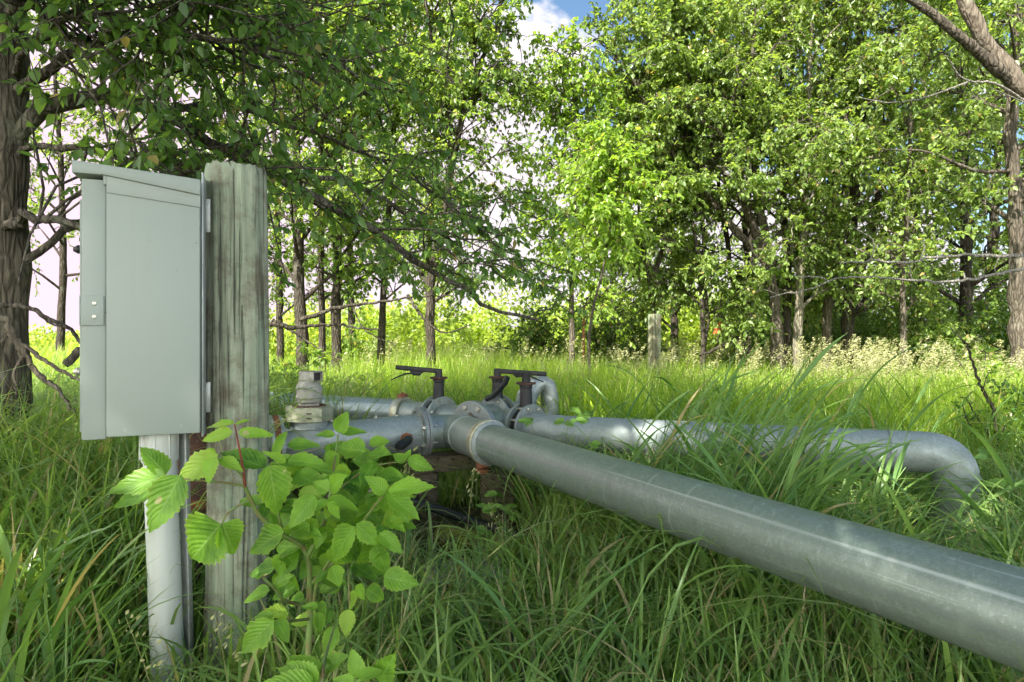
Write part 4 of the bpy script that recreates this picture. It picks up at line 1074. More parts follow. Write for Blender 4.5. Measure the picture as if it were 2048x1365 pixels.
fbk = thing('fallen_branch', 'bare grey fallen branch lying against the big trunk left of the control box', 'branch', (-2.45, 3.3, 0))
bare(fbk, 'stem', 'dead', [([P(-40, 600, 2.95), P(8, 640, 2.95), P(28, 675, 2.95), P(52, 712, 2.95), P(72, 742, 2.93), P(88, 760, 2.9), P(115, 780, 2.85), P(150, 826, 2.8)], .018, .006)])
bare(fbk, 'side_branch', 'dead', [([P(28, 678, 2.95), P(60, 700, 2.95), P(100, 728, 2.9), P(135, 748, 2.9), P(180, 772, 2.85)], .010, .005), ([P(30, 680, 2.95), P(42, 715, 2.95), P(28, 750, 2.9), P(34, 790, 2.85)], .011, .004), ([P(20, 650, 2.95), P(8, 680, 2.95), P(-10, 690, 2.95)], .008, .004), ([P(95, 768, 2.88), P(108, 772, 2.86), P(112, 768, 2.86)], .004, .002)])
lw = thing('dead_branch', 'low dead branch reaching right from the big trunk behind the control box', 'branch', (-2.6, 3.4, 0))
bare(lw, 'stem', 'bark_near', [([P(-20, 610, 3.3), P(20, 612, 3.2), P(60, 616, 3.15), P(95, 636, 3.1), P(135, 656, 3.1), P(160, 685, 3.1), P(185, 720, 3.1)], .014, .007), ([P(70, 620, 3.14), P(100, 646, 3.12), P(130, 655, 3.1)], .007, .004)])
bare(lw, 'stub', 'bark_near', [([P(130, 730, 3.3), P(170, 700, 3.35), P(260, 690, 3.4)], .02, .03)])

# low dead limbs between the post and the trunks of the left group
dl = thing('dead_branch', 'tangle of low bare limbs crossing the left group of trunks', 'branch', tuple(P(560, 700, 8.2)))
bare(dl, 'stem', 'bark_dark', [([P(540, 650, 8.2), P(600, 655, 8.2), P(660, 650, 8.3), P(720, 655, 8.4), P(760, 660, 8.4)], .03, .008), ([P(600, 640, 8.4), P(680, 615, 8.4), P(760, 605, 8.4), P(820, 595, 8.3), P(905, 592, 8.2)], .03, .006), ([P(815, 590, 8.5), P(850, 640, 8.4), P(890, 665, 8.3), P(940, 650, 8.2)], .02, .006), ([P(545, 640, 8.2), P(580, 660, 8.2), P(640, 700, 8.0)], .02, .006), ([P(700, 600, 8.6), P(730, 660, 8.4), P(790, 690, 8.2)], .014, .004)])
fl = thing('fallen_log', 'thin dark fallen limb sloping down from the twin trunk into the grass', 'branch', tuple(P(1430, 720, 9.6)))
bare(fl, 'stem', 'bark_dark', [([P(1495, 668, 10.4), P(1470, 680, 10), P(1440, 694, 9.6), P(1400, 712, 9.2)], .035, .015)])

# short square post and orange tags in the meadow
sp_ = thing('fence_post', 'short square weathered post standing in the sunlit meadow', 'post', tuple(Vector((P(1309, 700, 9).x, 9, 0))))
b = MB(); b.box(Vector((P(1309, 0, 9).x, 9, 0.65)), (0.055, 0.03, 0), (-0.03, 0.055, 0), (0, 0, 0.69), 0.008); b.build('shaft', M['grey_timber'], sp_)
ot = thing('orange_ribbon', 'small orange red marker ribbon in the grass left of the twin trunk', 'marker', tuple(Vector((P(1433, 700, 10).x, 10, 0))))
b = MB(); b.cyl(Vector((P(1433, 0, 10).x, 10, 0)), P(1436, 640, 10), 0.008, seg=8); b.build('stake', M['bark_dark'], ot)
b = MB(); b.prism([P(1430, 650, 10), P(1441, 644, 10), P(1445, 664, 10.03), P(1438, 672, 10), P(1427, 668, 9.97)], (0.0, 0.02, 0), 0.004); b.build('ribbon', M['orange'], ot)
rs = thing('marker_stake', 'thin rusty red stake in the shade left of the crooked sapling', 'stake', tuple(Vector((P(1168, 700, 10.5).x, 10.5, 0))))
b = MB(); b.tube([Vector((P(1168, 0, 10.5).x, 10.5, 0)), P(1167, 660, 10.5), P(1169, 610, 10.5)], [0.022, 0.02, 0.016], 8); b.build('rod', M['rust'], rs)

# ------------------------------------------------- shrubs and undergrowth
def shrub(name, label, x, y, wd, h, n, leafm, seed, LL=0.07, group='shrubs along the wood', cat='shrub'):
    rg = np.random.RandomState(seed)
    root = thing(name, label, cat, (x, y, 0), group)
    limbs = []; tm, cm = NM(), NM()
    for k in range(n):
        a = rg.uniform(0, 6.28); rr = wd * math.sqrt(rg.uniform(0, 1)); hh = h * rg.uniform(.55, 1) * (1 - .45 * (rr / wd) ** 2)
        p0 = np.array([x + rg.normal() * wd * .2, y + rg.normal() * wd * .2, 0]); p2 = np.array([x + math.cos(a) * rr, y + math.sin(a) * rr, hh]); p1 = (p0 + p2) / 2 + np.array([0, 0, .18 * h])
        q = resample([p0, p1, p2], 9); limbs.append(q); tubes(tm, q, np.linspace(.014, .004, 9), 5)
    sub, tw, b_, ld, ln, l, w_, _ = foliage(limbs, rg, 7, h * .3, 5, .3, 10, LL, tmin=.12)
    tubes(tm, sub, np.linspace(.006, .003, 5), 3)
    leaves(cm, b_, ld, ln, l, w_, rg.uniform(0, 1, len(b_)))
    tm.build('stem', M['bark_dark'], root); cm.build('foliage', M[leafm], root)
    return root
def gx_(px, Y): return (px - CX) / F * Y
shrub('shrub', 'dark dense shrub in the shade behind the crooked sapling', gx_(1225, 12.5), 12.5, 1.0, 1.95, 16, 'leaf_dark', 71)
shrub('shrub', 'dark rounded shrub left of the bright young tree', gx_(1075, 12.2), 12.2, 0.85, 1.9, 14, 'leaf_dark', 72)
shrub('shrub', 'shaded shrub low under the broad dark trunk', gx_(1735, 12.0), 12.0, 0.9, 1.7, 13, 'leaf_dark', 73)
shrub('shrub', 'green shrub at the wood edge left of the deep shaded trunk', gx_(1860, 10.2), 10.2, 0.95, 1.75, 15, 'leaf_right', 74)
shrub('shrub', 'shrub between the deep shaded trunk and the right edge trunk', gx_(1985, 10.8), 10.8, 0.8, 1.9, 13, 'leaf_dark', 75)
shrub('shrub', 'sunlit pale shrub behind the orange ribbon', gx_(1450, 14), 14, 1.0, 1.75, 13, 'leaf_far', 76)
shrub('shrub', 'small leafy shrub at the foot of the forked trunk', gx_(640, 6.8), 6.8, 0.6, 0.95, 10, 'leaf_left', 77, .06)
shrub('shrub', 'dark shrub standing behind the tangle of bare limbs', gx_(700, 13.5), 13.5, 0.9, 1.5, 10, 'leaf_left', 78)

# far thicket beyond the meadow: one mass nobody could count
rg = np.random.RandomState(80); cm = NM()
mx = np.concatenate([rg.uniform(-32, 9, 110), rg.uniform(2, 13, 40)]); my = np.concatenate([rg.uniform(19, 33, 110), rg.uniform(18, 27, 40)])
mr = rg.uniform(.7, 1.7, 150); mh = (1.15 + 1.35 * np.clip((mx + 12) / 5, 0, 1)) * rg.uniform(.6, 1.15, 150)
k_ = np.repeat(np.arange(150), 900); dd_ = rdir(rg, len(k_)); dd_[:, 2] = np.abs(dd_[:, 2]); sh_ = rg.uniform(.55, 1.05, len(k_)) ** .6
lump = 1 + .22 * np.sin(dd_[:, 0] * 7 + k_) * np.sin(dd_[:, 2] * 6 + k_ * 2.1)
b_ = np.stack([mx[k_] + dd_[:, 0] * mr[k_] * sh_ * lump, my[k_] + dd_[:, 1] * mr[k_] * sh_ * lump, .1 + dd_[:, 2] * mh[k_] * sh_ * lump], -1) + rg.normal(size=(len(k_), 3)) * .07
b_[:, 2] = np.abs(b_[:, 2]); mtone = rg.uniform(0, .6, 150)[k_]
n_ = len(b_)
l = rg.uniform(.09, .18, n_)
leaves(cm, b_, rdir(rg, n_) - np.array([0, 0, .3]), rdir(rg, n_) * .8 + np.array([0, 0, 1.0]), l, l * .36, np.clip(mtone + rg.uniform(0, .38, n_), 0, .95))
tag(cm.build('far_thicket', M['leaf_far']), 'bright sunlit thicket along the far side of the meadow', 'bushes', kind='stuff')

# ------------------------------------------------------------------- grass
# shaded undergrowth inside the right wood
rg = np.random.RandomState(82); cm = NM()
uy = rg.uniform(12.3, 18, 520); ux = (rg.uniform(1480, 2250, 520) - CX) / F * uy; uh = rg.uniform(.15, 1, 520) ** .8 * (1.7 + .9 * np.sin(ux * 1.1) * np.cos(uy * .8) + .08 * (uy - 12))
b_ = np.repeat(np.stack([ux, uy, np.abs(uh)], -1), 60, 0) + rg.normal(size=(520 * 60, 3)) * np.array([.34, .3, .2]); b_[:, 2] = np.abs(b_[:, 2])
l = rg.uniform(.06, .11, len(b_))
leaves(cm, b_, rdir(rg, len(b_)) - np.array([0, 0, .3]), rdir(rg, len(b_)) * .8 + np.array([0, 0, 1.0]), l, l * .3, rg.uniform(0, .95, len(b_)))
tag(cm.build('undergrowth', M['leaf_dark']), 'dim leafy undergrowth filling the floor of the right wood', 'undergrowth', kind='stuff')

# ------------------------------------------------------------------ grass
FRONT = lambda y: 1.778 - 0.524 * y          # x of the front pipe at depth y


def clear(x, y):
    """True where a blade may root"""
    ok = np.ones(len(x), bool)
    for cx0, cy0, r in ((pc.x, pc.y, .115), (-0.985, 1.975, .075), (-0.96, 2.03, .06), (wc.x, wc.y, .11), (2.15, 3.29, .125), (-0.40, 3.85, .36), (-0.18, 3.5, .34), (-0.32, 3.2, .26), (0.02, 3.2, .2)):
        ok &= (x - cx0) ** 2 + (y - cy0) ** 2 > r * r
    return ok


def hmap(x, y):
    """height the grass reaches, from what stays visible behind it"""
    h = np.full(len(x), 0.36)
    left = np.clip((-0.95 - x) / 0.5, 0, 1)
    h = h + left * np.clip((y - 1.7) / 1.2, 0, 1) * 0.36 + left * 0.08
    behind = (x > FRONT(y) + 0.12) & (y < 4.4)
    h = np.where(behind, 0.50, h)
    nearpipe = behind & (y > 2.4) & (x > 0.9)
    h = np.where(nearpipe, 0.43, h)
    back = np.clip((y - (4.75 - 0.35 * np.clip(x, -1.5, 2.5))) / 0.9, 0, 1)
    h = np.where(y > 3.9, np.maximum(h, 0.45 + 0.30 * back), h)
    h = np.where((y > 5.6), 0.74 + 0.06 * np.sin(x * 1.3 + y), h)
    h = np.where((x < -1.2) & (y > 3.0), np.maximum(h, 0.72), h)
    pxx = x / y * F + CX
    h = np.where((pxx > 1800) & (pxx < 1985) & (y > 1.9) & (y < 3.4), 0.12, h)
    h = np.where((pxx > 390) & (pxx < 900) & (y > 2.25) & (y < 4.9), 0.20, h)
    h = np.where((pxx > 560) & (pxx < 1010) & (y > 2.2) & (y < 3.7), 0.27, h)
    h = np.where((x > -1.5) & (x < -0.62) & (y < 1.95), 0.27, h)
    return h


def blades(nm, rg, x, y, h, wd, seg, lean=0.35, curl=1.1, var=None, dryness=0.0, zbase=None, wind=None):
    n = len(x)
    az = rg.uniform(0, 2 * np.pi, n)
    hx, hy = np.cos(az), np.sin(az)
    if wind is not None:
        hx = hx + wind[0]; hy = hy + wind[1]; q = np.sqrt(hx * hx + hy * hy) + 1e-6; hx, hy = hx / q, hy / q
    th0 = np.abs(rg.normal(0, lean, n)); k = np.abs(rg.normal(curl * 0.8, curl * .5, n))
    t = np.linspace(0, 1, seg + 1)
    th = th0[:, None] + k[:, None] * t[None] ** 1.6
    L = h / np.maximum(0.45, np.cos(th0 + k * .28)) * 1.0
    ds = L[:, None] / seg
    r = np.concatenate([np.zeros((n, 1)), np.cumsum(np.sin(th[:, :-1]) * ds, 1)], 1)
    z = np.concatenate([np.zeros((n, 1)), np.cumsum(np.cos(th[:, :-1]) * ds, 1)], 1)
    z = np.maximum(z, 0.015)
    cxx = x[:, None] + r * hx[:, None]; cyy = y[:, None] + r * hy[:, None]
    prof = np.clip(np.minimum(0.55 + 1.6 * t, 1) * (1 - t ** 2.2) + 0.02, 0, 1)
    tw = rg.normal(0, .5, n)[:, None] * t[None]
    sx, sy = -hy[:, None] * np.cos(tw) , hx[:, None] * np.cos(tw)
    sz = np.sin(tw) * 0.6
    wv = wd[:, None] * prof[None] * .5
    c = np.stack([cxx, cyy, z + (0 if zbase is None else zbase[:, None])], -1)
    s = np.stack([sx, sy, sz], -1) * wv[..., None]
    V = np.stack([c - s, c + s], 2)              # n, seg+1, 2, 3
    i0 = (np.arange(n) * (seg + 1) * 2)[:, None] + (np.arange(seg) * 2)[None]
    Q = np.stack([i0, i0 + 1, i0 + 3, i0 + 2], -1).reshape(-1, 4)
    v_ = rg.uniform(0, 0.94, n) if var is None else var
    dry = rg.uniform(0, 1, n) < dryness
    v_ = np.where(dry, 1.0, v_)
    nm.add(V, Q, np.repeat(v_, seg))
    return c


def scatter(rg, y0, y1, n, margin=0.5, slope=0.80):
    y = np.sqrt(rg.uniform(y0 * y0, y1 * y1, n)); x = rg.uniform(-1, 1, n) * (slope * y + margin)
    # tufts
    k = max(1, n // 9); tx = x[:k]; ty = y[:k]
    j = rg.randint(0, k, n); m_ = rg.uniform(0, 1, n) < 0.72
    sg = 0.035 + 0.006 * ty[j]
    x = np.where(m_, tx[j] + rg.normal(size=n) * sg, x); y = np.where(m_, ty[j] + rg.normal(size=n) * sg, y)
    m_ = clear(x, y) & (y > .75)
    return x[m_], y[m_]


rg = np.random.RandomState(90)
gn = NM(); gf = NM()
for y0, y1, n, w0, seg, dr_ in ((0.9, 1.7, 2500, .0085, 8, .12), (1.7, 2.7, 6300, .0092, 8, .10), (2.7, 4.4, 15500, .0095, 7, .07), (4.4, 6.0, 20000, .0098, 6, .05)):
    x, y = scatter(rg, y0, y1, n)
    hh = hmap(x, y) * rg.uniform(.45, 1.2, len(x))
    m_ = (x > .15 + .4 * np.sin(y * 5)) & (y > 4.4)  # strip in the sun takes the brighter field material, sunlight put into its colour
    blades(gn, rg, x[~m_], y[~m_], hh[~m_], w0 * rg.uniform(.55, 1.6, (~m_).sum()), seg, lean=.30, curl=1.25, dryness=dr_)
    if m_.any(): blades(gf, rg, x[m_], y[m_], hh[m_], w0 * rg.uniform(.55, 1.6, m_.sum()), seg, lean=.30, curl=1.1, dryness=dr_)
for y0, y1, n, w0 in ((1.0, 2.2, 850, .0135), (2.2, 3.8, 2900, .0155)):
    x, y = scatter(rg, y0, y1, n)
    blades(gn, rg, x, y, hmap(x, y) * rg.uniform(.8, 1.25, len(x)), w0 * rg.uniform(.7, 1.4, len(x)), 9, lean=.35, curl=1.7, dryness=.05, var=rg.uniform(.35, .94, len(x)))
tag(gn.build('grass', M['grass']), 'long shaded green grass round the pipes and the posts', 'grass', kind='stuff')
for y0, y1, n, w0, seg in ((6.0, 9.0, 36000, .009, 5), (9.0, 15.0, 42000, .013, 4), (15.0, 40.0, 30000, .03, 3)):
    x, y = scatter(rg, y0, y1, n, 1.0)
    hh = (0.72 + .06 * np.sin(x * 1.3 + y) + .10 * np.sin(x * .7 + 2)) * rg.uniform(.5, 1.1, len(x)) * (1 if y0 < 15 else .9)
    blades(gf, rg, x, y, hh, w0 * rg.uniform(.6, 1.5, len(x)), seg, lean=.25, curl=.9, dryness=.05)
tag(gf.build('meadow_grass', M['grass_field_sunlit']), 'tall yellow green meadow grass behind the pipes, with a sun-coloured near strip', 'grass', kind='stuff')

# dry thatch on the soil
th_ = NM(); rg = np.random.RandomState(91)
x, y = scatter(rg, .95, 3.8, 9000)
blades(th_, rg, x, y, rg.uniform(.08, .30, len(x)), rg.uniform(.002, .005, len(x)), 4, lean=1.35, curl=.5, zbase=rg.uniform(0, .05, len(x)))
tag(th_.build('dry_thatch', M['straw']), 'matted dry straw lying between the grass stems', 'straw', kind='stuff')

# broad reed blades between and behind the pipes
rd_ = NM(); rg = np.random.RandomState(92)
def reed(x, y, h, nb, lean_x):
    c0_ = np.array([x, y, 0]); top_ = np.array([x + lean_x * h + rg.normal() * .05, y + rg.normal() * .12 * h, h])
    q = resample([c0_, (c0_ + top_) / 2 + np.array([-lean_x * h * .15, 0, .04]), top_], 8)
    tubes(rd_, q, np.linspace(.0042, .0018, 8), 5, np.array([rg.uniform(.1, .6)]))
    for k in range(nb):
        t = .25 + .75 * (k + rg.uniform(0, .6)) / nb; p = q[min(7, int(t * 7))]
        a = rg.uniform(-.9, .9) + (0 if rg.uniform() < .72 else math.pi)
        L = rg.uniform(.28, .5); n_ = 9; tt = np.linspace(0, 1, n_)
        th0, kk = rg.uniform(.35, .9), rg.uniform(.3, 1.25)
        th = th0 + kk * tt ** 1.5; dr_ = np.r_[0, np.cumsum(np.sin(th[:-1])) * L / (n_ - 1)]; dz = np.r_[0, np.cumsum(np.cos(th[:-1])) * L / (n_ - 1)]
        cl_ = p[None] + np.stack([math.cos(a) * dr_, math.sin(a) * dr_, dz], -1)
        wv = rg.uniform(.016, .030) * np.minimum(.5 + 2.5 * tt, 1) * (1 - tt ** 1.8) * .5 + .0003
        s = np.array([-math.sin(a), math.cos(a), 0.0]); tw = rg.normal() * .7 * tt
        sv = s[None] * np.cos(tw)[:, None] + np.array([0, 0, 1.0])[None] * np.sin(tw)[:, None]
        up = np.stack([-math.cos(a) * np.cos(th), -math.sin(a) * np.cos(th), np.sin(th)], -1)
        V = np.stack([cl_ - sv * wv[:, None], cl_ - up * wv[:, None] * .35, cl_ + sv * wv[:, None]], 1)
        i0 = np.arange(n_ - 1) * 3
        Q = np.concatenate([np.stack([i0, i0 + 1, i0 + 4, i0 + 3], -1), np.stack([i0 + 1, i0 + 2, i0 + 5, i0 + 4], -1)])
        vv_ = rg.uniform(0, .93) if rg.uniform() > .06 else 1.0
        rd_.add(V, Q, np.full(len(Q), vv_))
for k in range(150):      # behind the front pipe, in front of the right one
    y = rg.uniform(2.25, 3.35); px = rg.uniform(1240, 1560) if k % 3 else rg.uniform(1560, 2080)
    x = gx_(px, y)
    if x < FRONT(y) + .18 or (abs(x - 2.15) < .16 and abs(y - 3.3) < .2): continue
    if px > 1600 and rg.uniform() < .45: continue
    if 1760 < px < 2010 and y < 3.45 and rg.uniform() < .93: continue
    reed(x, y, rg.uniform(.50, .84) if px < 1600 else rg.uniform(.3, .55), 4, rg.uniform(.1, .5))
for k in range(60):       # behind the right pipe
    y = rg.uniform(3.9, 5.0); px = rg.uniform(1150, 2080); reed(gx_(px, y), y, rg.uniform(.5, .82), 4, rg.uniform(.05, .45))
for k in range(26):       # lower right and below the front pipe
    y = rg.uniform(1.5, 2.6); px = rg.uniform(1050, 2000); x = gx_(px, y)
    if x > FRONT(y) - .2: continue
    reed(x, y, rg.uniform(.22, .36), 3, rg.uniform(-.2, .3))
for px, y, h in ((1788, 2.0, .55), (1150, 3.1, .60), (1215, 2.9, .75), (1420, 2.7, .95), (1500, 2.8, 1.0), (1600, 2.8, .92), (1765, 2.75, .80), (1960, 2.5, .62), (2030, 2.4, .60), (1350, 3.2, .9)):
    reed(gx_(px, y), y, h, 5, .25)
for k in range(40):       # left foreground tufts
    y = rg.uniform(1.6, 2.5); px = rg.uniform(-60, 190); reed(gx_(px, y), y, rg.uniform(.25, .5), 3, rg.uniform(-.3, .4))
tag(rd_.build('reed_grass', M['reed']), 'broad bladed reed grass growing up between the two right pipes', 'reeds', kind='stuff')

# feathery seed heads standing over the meadow
sh = NM(); st_ = NM(); rg = np.random.RandomState(93)
def panicles(xs, ys, hs, L, n_sp, sp_len, droop=.35):
    n = len(xs)
    base = np.stack([xs, ys, np.zeros(n)], -1); ln = rg.normal(size=(n, 2)) * .12 + np.array([.06, 0])
    tt = np.linspace(0, 1, 6)
    c = base[:, None] + np.stack([ln[:, 0:1] * tt ** 2 * hs[:, None] * 1.4, ln[:, 1:2] * tt ** 2 * hs[:, None], hs[:, None] * tt], -1)
    tubes(sh, c, np.broadcast_to(np.linspace(.0022, .001, 6), (n, 6)), 3, rg.uniform(.2, .6, n))
    idx = np.repeat(np.arange(n), n_sp); t = 1 - rg.uniform(0, 1, len(idx)) * (L / hs[idx])
    p, T = at_t(c, idx, np.clip(t, 0, 1))
    u = (1 - t) * hs[idx] / L
    off = rdir(rg, len(idx), .3) * (.012 + .045 * u * rg.uniform(.2, 1, len(idx)))[:, None]
    d = nrm(off * 8 + T * .5 + np.array([.35, 0, -droop]))
    l = sp_len * rg.uniform(.6, 1.3, len(idx))
    leaves(sh, p + off, d, rdir(rg, len(idx)) + np.array([0, 0, .5]), l, l * .17, rg.uniform(0, .93, len(idx)))
x, y = scatter(rg, 6.0, 9.0, 420, .3); m_ = x > -1.2; x, y = x[m_], y[m_]; panicles(x, y, rg.uniform(.66, .98, len(x)), .19, 34, .021)
x, y = scatter(rg, 9.0, 13.0, 850, .3); m_ = x > -2.2; x, y = x[m_], y[m_]; panicles(x, y, rg.uniform(.74, 1.06, len(x)), .20, 24, .030)
x = gx_(rg.uniform(1680, 2060, 150), 6.8); y = rg.uniform(6.2, 8.0, 150); panicles(x, y, rg.uniform(.78, 1.08, 150), .22, 40, .022)
for px, py, Y in ((345, 1180, 1.45), (930, 940, 2.9), (470, 1190, 1.6), (1010, 1000, 2.9), (800, 900, 1.9), (560, 880, 2.6)):
    q = P(px, py, Y); panicles(np.array([q.x]), np.array([q.y]), np.array([max(.2, q.z)]), .14, 26, .017, .1)
x, y = scatter(rg, 5.2, 6.6, 200, .2); m_ = (x < .4) & (x > -2.2); x, y = x[m_], y[m_]; panicles(x, y, rg.uniform(.5, .78, len(x)), .14, 30, .012)
tag(sh.build('seed_heads', M['seed']), 'pale feathery grass seed heads nodding over the meadow', 'seed heads', kind='stuff')

# --------------------------------------------------- broad leaved plants
def leaflet(nm, B, T, wr, nrm_hint, rg, fold=.18, droop=.12, teeth=.10, lobes=1, var=None, vn=17, shape='ovate'):
    """toothed leaflet from B to T with midrib, fold and curl; uv: x along, y across"""
    B, T = np.array(B, float), np.array(T, float); L = np.linalg.norm(T - B); d = (T - B) / L
    n = nrm_hint - d * (nrm_hint @ d); n = n / np.linalg.norm(n); s = np.cross(d, n)
    t = np.linspace(0, 1, vn)
    if shape == 'heart': w = np.sin(np.pi * np.clip(t, 0, 1) ** .55) ** .75
    else: w = np.sin(np.pi * t ** .72) ** .85 * (1 - .25 * t)
    w = w / w.max() * wr * L * .5
    cols = np.array([-1, -.55, 0, .55, 1.0])
    th = np.where(np.arange(vn) % 2 == 0, 1 + teeth, 1 - teeth * .6); th[0] = th[-1] = 1
    V = np.zeros((vn, 5, 3)); UV = np.zeros((vn, 5, 2))
    ph = rg.uniform(0, 6); lob = 1 + (.22 * np.exp(-((t - .42) / .08) ** 2) if lobes > 1 else 0)
    for j, cc_ in enumerate(cols):
        ww = w * cc_ * (th * lob if abs(cc_) == 1 else 1)
        zz_ = abs(cc_) * w * fold * 2 - droop * L * t ** 2 - .04 * L * (abs(cc_) == 1) * np.sin(t * 9 + ph + cc_) * .5
        fwd = np.where(np.arange(vn) % 2 == 0, .018, 0) * L * (abs(cc_) == 1)
        V[:, j] = B + d * (t * L + fwd)[:, None] + s * ww[:, None] + n * zz_[:, None]
        UV[:, j, 0] = t; UV[:, j, 1] = cc_
    i0 = (np.arange(vn - 1) * 5)[:, None] + np.arange(4)[None]
    Q = np.stack([i0, i0 + 1, i0 + 6, i0 + 5], -1).reshape(-1, 4)
    nm.add(V, Q, np.full(len(Q), rg.uniform(.1, .9) if var is None else var), UV.reshape(-1, 2))


rg = np.random.RandomState(95)
sg = thing('box_elder_sapling', 'bright green broad leaved sapling growing in front of the wooden post', 'sapling', (-0.42, 1.55, 0))
lm, sm, rm = NM(), NM(), NM()
def Zm(zx, zy, Y): return np.array(P(200 + zx / 2.4157, 800 + zy / 2.4157, Y))
def big_leaf(bx, by, tx, ty, wr, Y=1.5, var=None, lobes=1, shape='ovate', dz=None, fold=.16):
    dz = rg.uniform(-.035, .035) if dz is None else dz
    B, T = Zm(bx, by, Y), Zm(tx, ty, Y + dz)
    toc = unit(-B + np.array([0, 0, CAMZ]))
    hint = toc * .80 + np.array([0, 0, .55]) + rg.normal(size=3) * .18
    leaflet(lm, B, T, wr, hint, rg, fold=fold, droop=rg.uniform(.02, .12), lobes=lobes, var=var, shape=shape)
LEAF = [  # base, tip, width, depth, tone
 (325, 370, 15, 440, .42, 1.38, .35, 2), (322, 362, 195, 222, .62, 1.40, .3, 1), (300, 395, 55, 525, .36, 1.42, .25, 1), (392, 362, 236, 640, .62, 1.34, .3, 1),
 (572, 262, 360, 404, .50, 1.38, .99, 2), (545, 275, 518, 402, .62, 1.37, .97, 1), (575, 282, 692, 340, .46, 1.39, .97, 1), (560, 250, 500, 250, .5, 1.41, .95, 1),
 (640, 118, 500, 124, .22, 1.42, .99, 1), (650, 112, 572, 96, .26, 1.43, .97, 1), (655, 118, 728, 92, .28, 1.43, .97, 1), (642, 152, 488, 198, .40, 1.40, .98, 1), (668, 158, 842, 165, .36, 1.40, .95, 1),
 (806, 330, 572, 240, .48, 1.56, .05, 1), (585, 600, 440, 770, .95, 1.40, .35, 1), (590, 598, 655, 745, .90, 1.41, .45, 1),
 (818, 308, 860, 560, .64, 1.44, .4, 1), (850, 300, 898, 152, .60, 1.52, .4, 1), (905, 290, 1112, 312, .42, 1.48, .6, 1), (900, 300, 790, 248, .35, 1.47, .8, 1), (905, 220, 1065, 218, .48, 1.54, .45, 1),
 (1150, 158, 1196, 58, .66, 1.60, .5, 1), (1158, 160, 1288, 150, .52, 1.60, .45, 1), (1135, 165, 1042, 168, .40, 1.61, .5, 1),
 (1285, 250, 1138, 228, .62, 1.58, .5, 2), (1300, 215, 1402, 195, .75, 1.6, .75, 1), (1478, 300, 1412, 262, .75, 1.52, .75, 1), (1482, 292, 1615, 335, .58, 1.5, .55, 1), (1478, 285, 1500, 240, .6, 1.53, .6, 1),
 (1385, 450, 1282, 368, .62, 1.46, .85, 1), (1390, 438, 1622, 412, .42, 1.44, .9, 2), (1380, 450, 1545, 575, .58, 1.44, .6, 1), (1400, 470, 1495, 600, .5, 1.47, .5, 1),
 (1108, 440, 1032, 395, .80, 1.46, .75, 2), (1112, 430, 1185, 365, .66, 1.47, .8, 1), (1040, 460, 908, 622, .52, 1.44, .55, 2), (1098, 480, 1018, 545, .45, 1.45, .7, 1), (1102, 482, 1258, 525, .5, 1.44, .8, 2), (1100, 492, 1162, 578, .5, 1.43, .8, 1),
 (1230, 608, 1108, 782, .54, 1.44, .5, 1), (1236, 600, 1355, 705, .58, 1.43, .55, 1), (1350, 640, 1465, 745, .5, 1.46, .5, 1), (1020, 600, 905, 650, .62, 1.5, .4, 1), (892, 635, 705, 738, .5, 1.46, .35, 2),
 (1120, 800, 1160, 905, .72, 1.47, .6, 2), (1370, 852, 1535, 890, .62, 1.45, .45, 1), (1330, 700, 1390, 850, .55, 1.5, .35, 1),
 (842, 1062, 674, 1228, .50, 1.36, .55, 2), (852, 1060, 912, 1175, .62, 1.37, .5, 1), (840, 1045, 735, 1052, .5, 1.38, .5, 1), (822, 918, 685, 972, .46, 1.42, .45, 1), (842, 900, 932, 842, .5, 1.45, .4, 1),
 (1232, 900, 1280, 965, .75, 1.44, .7, 1), (1055, 1000, 972, 1000, .55, 1.46, .5, 1), (1132, 1088, 1088, 1255, .50, 1.36, .5, 1), (1200, 1010, 1188, 1150, .62, 1.38, .99, 1), (1060, 1020, 1060, 1130, .5, 1.45, .3, 1),
 (1070, 1330, 915, 1238, .52, 1.20, .4, 1), (1080, 1300, 1195, 1232, .55, 1.22, .45, 1), (1045, 1385, 898, 1262, .60, 1.14, .7, 1), (1250, 1345, 1216, 1200, .58, 1.13, .8, 1), (1245, 1350, 1370, 1300, .6, 1.12, .75, 1), (1350, 1360, 1425, 1225, .62, 1.16, .4, 1), (1070, 1350, 855, 1290, .46, 1.21, .4, 1), (1035, 1375, 770, 1352, .42, 1.13, .7, 1), (1230, 1370, 1120, 1350, .6, 1.12, .7, 1)]
for bx, by, tx, ty, wr, Y, var, lo in LEAF:
    big_leaf(bx, by, tx, ty, wr, Y, var, lo, 'heart' if (bx, by) in ((585, 600), (590, 598)) else 'ovate')
for k in range(175):      # the dense middle of the sapling, further in
    a = rg.uniform(0, 6.28); rr = math.sqrt(rg.uniform(0, 1))
    bx, by = 1130 + math.cos(a) * rr * 370, 480 + math.sin(a) * rr * 260
    if rg.uniform() < .25: bx, by = rg.uniform(850, 1400), rg.uniform(700, 1050)
    if bx > 1330 and by > 620: continue
    a2 = rg.uniform(0, 6.28); l = rg.uniform(90, 160)
    big_leaf(bx, by, bx + math.cos(a2) * l, by + abs(math.sin(a2)) * l * .9 - 20, rg.uniform(.45, .66), rg.uniform(1.5, 1.8), (rg.uniform(.0, .8) if rg.uniform() > .07 else .98), 1 + (rg.uniform() < .3), dz=rg.uniform(-.07, .07))
lm.build('foliage', M['maple'], sg, uv=True)
def stemz(nmx, pts, r0_, r1_):
    c = resample([Zm(*p) for p in pts], 6 * len(pts)); tubes(nmx, c, np.linspace(r0_, r1_, len(c)), 8)
stemz(sm, [(1010, 1900, 1.58), (1005, 1300, 1.6), (1015, 1000, 1.6), (995, 740, 1.58), (880, 650, 1.52), (770, 560, 1.47), (700, 420, 1.44)], .010, .004)
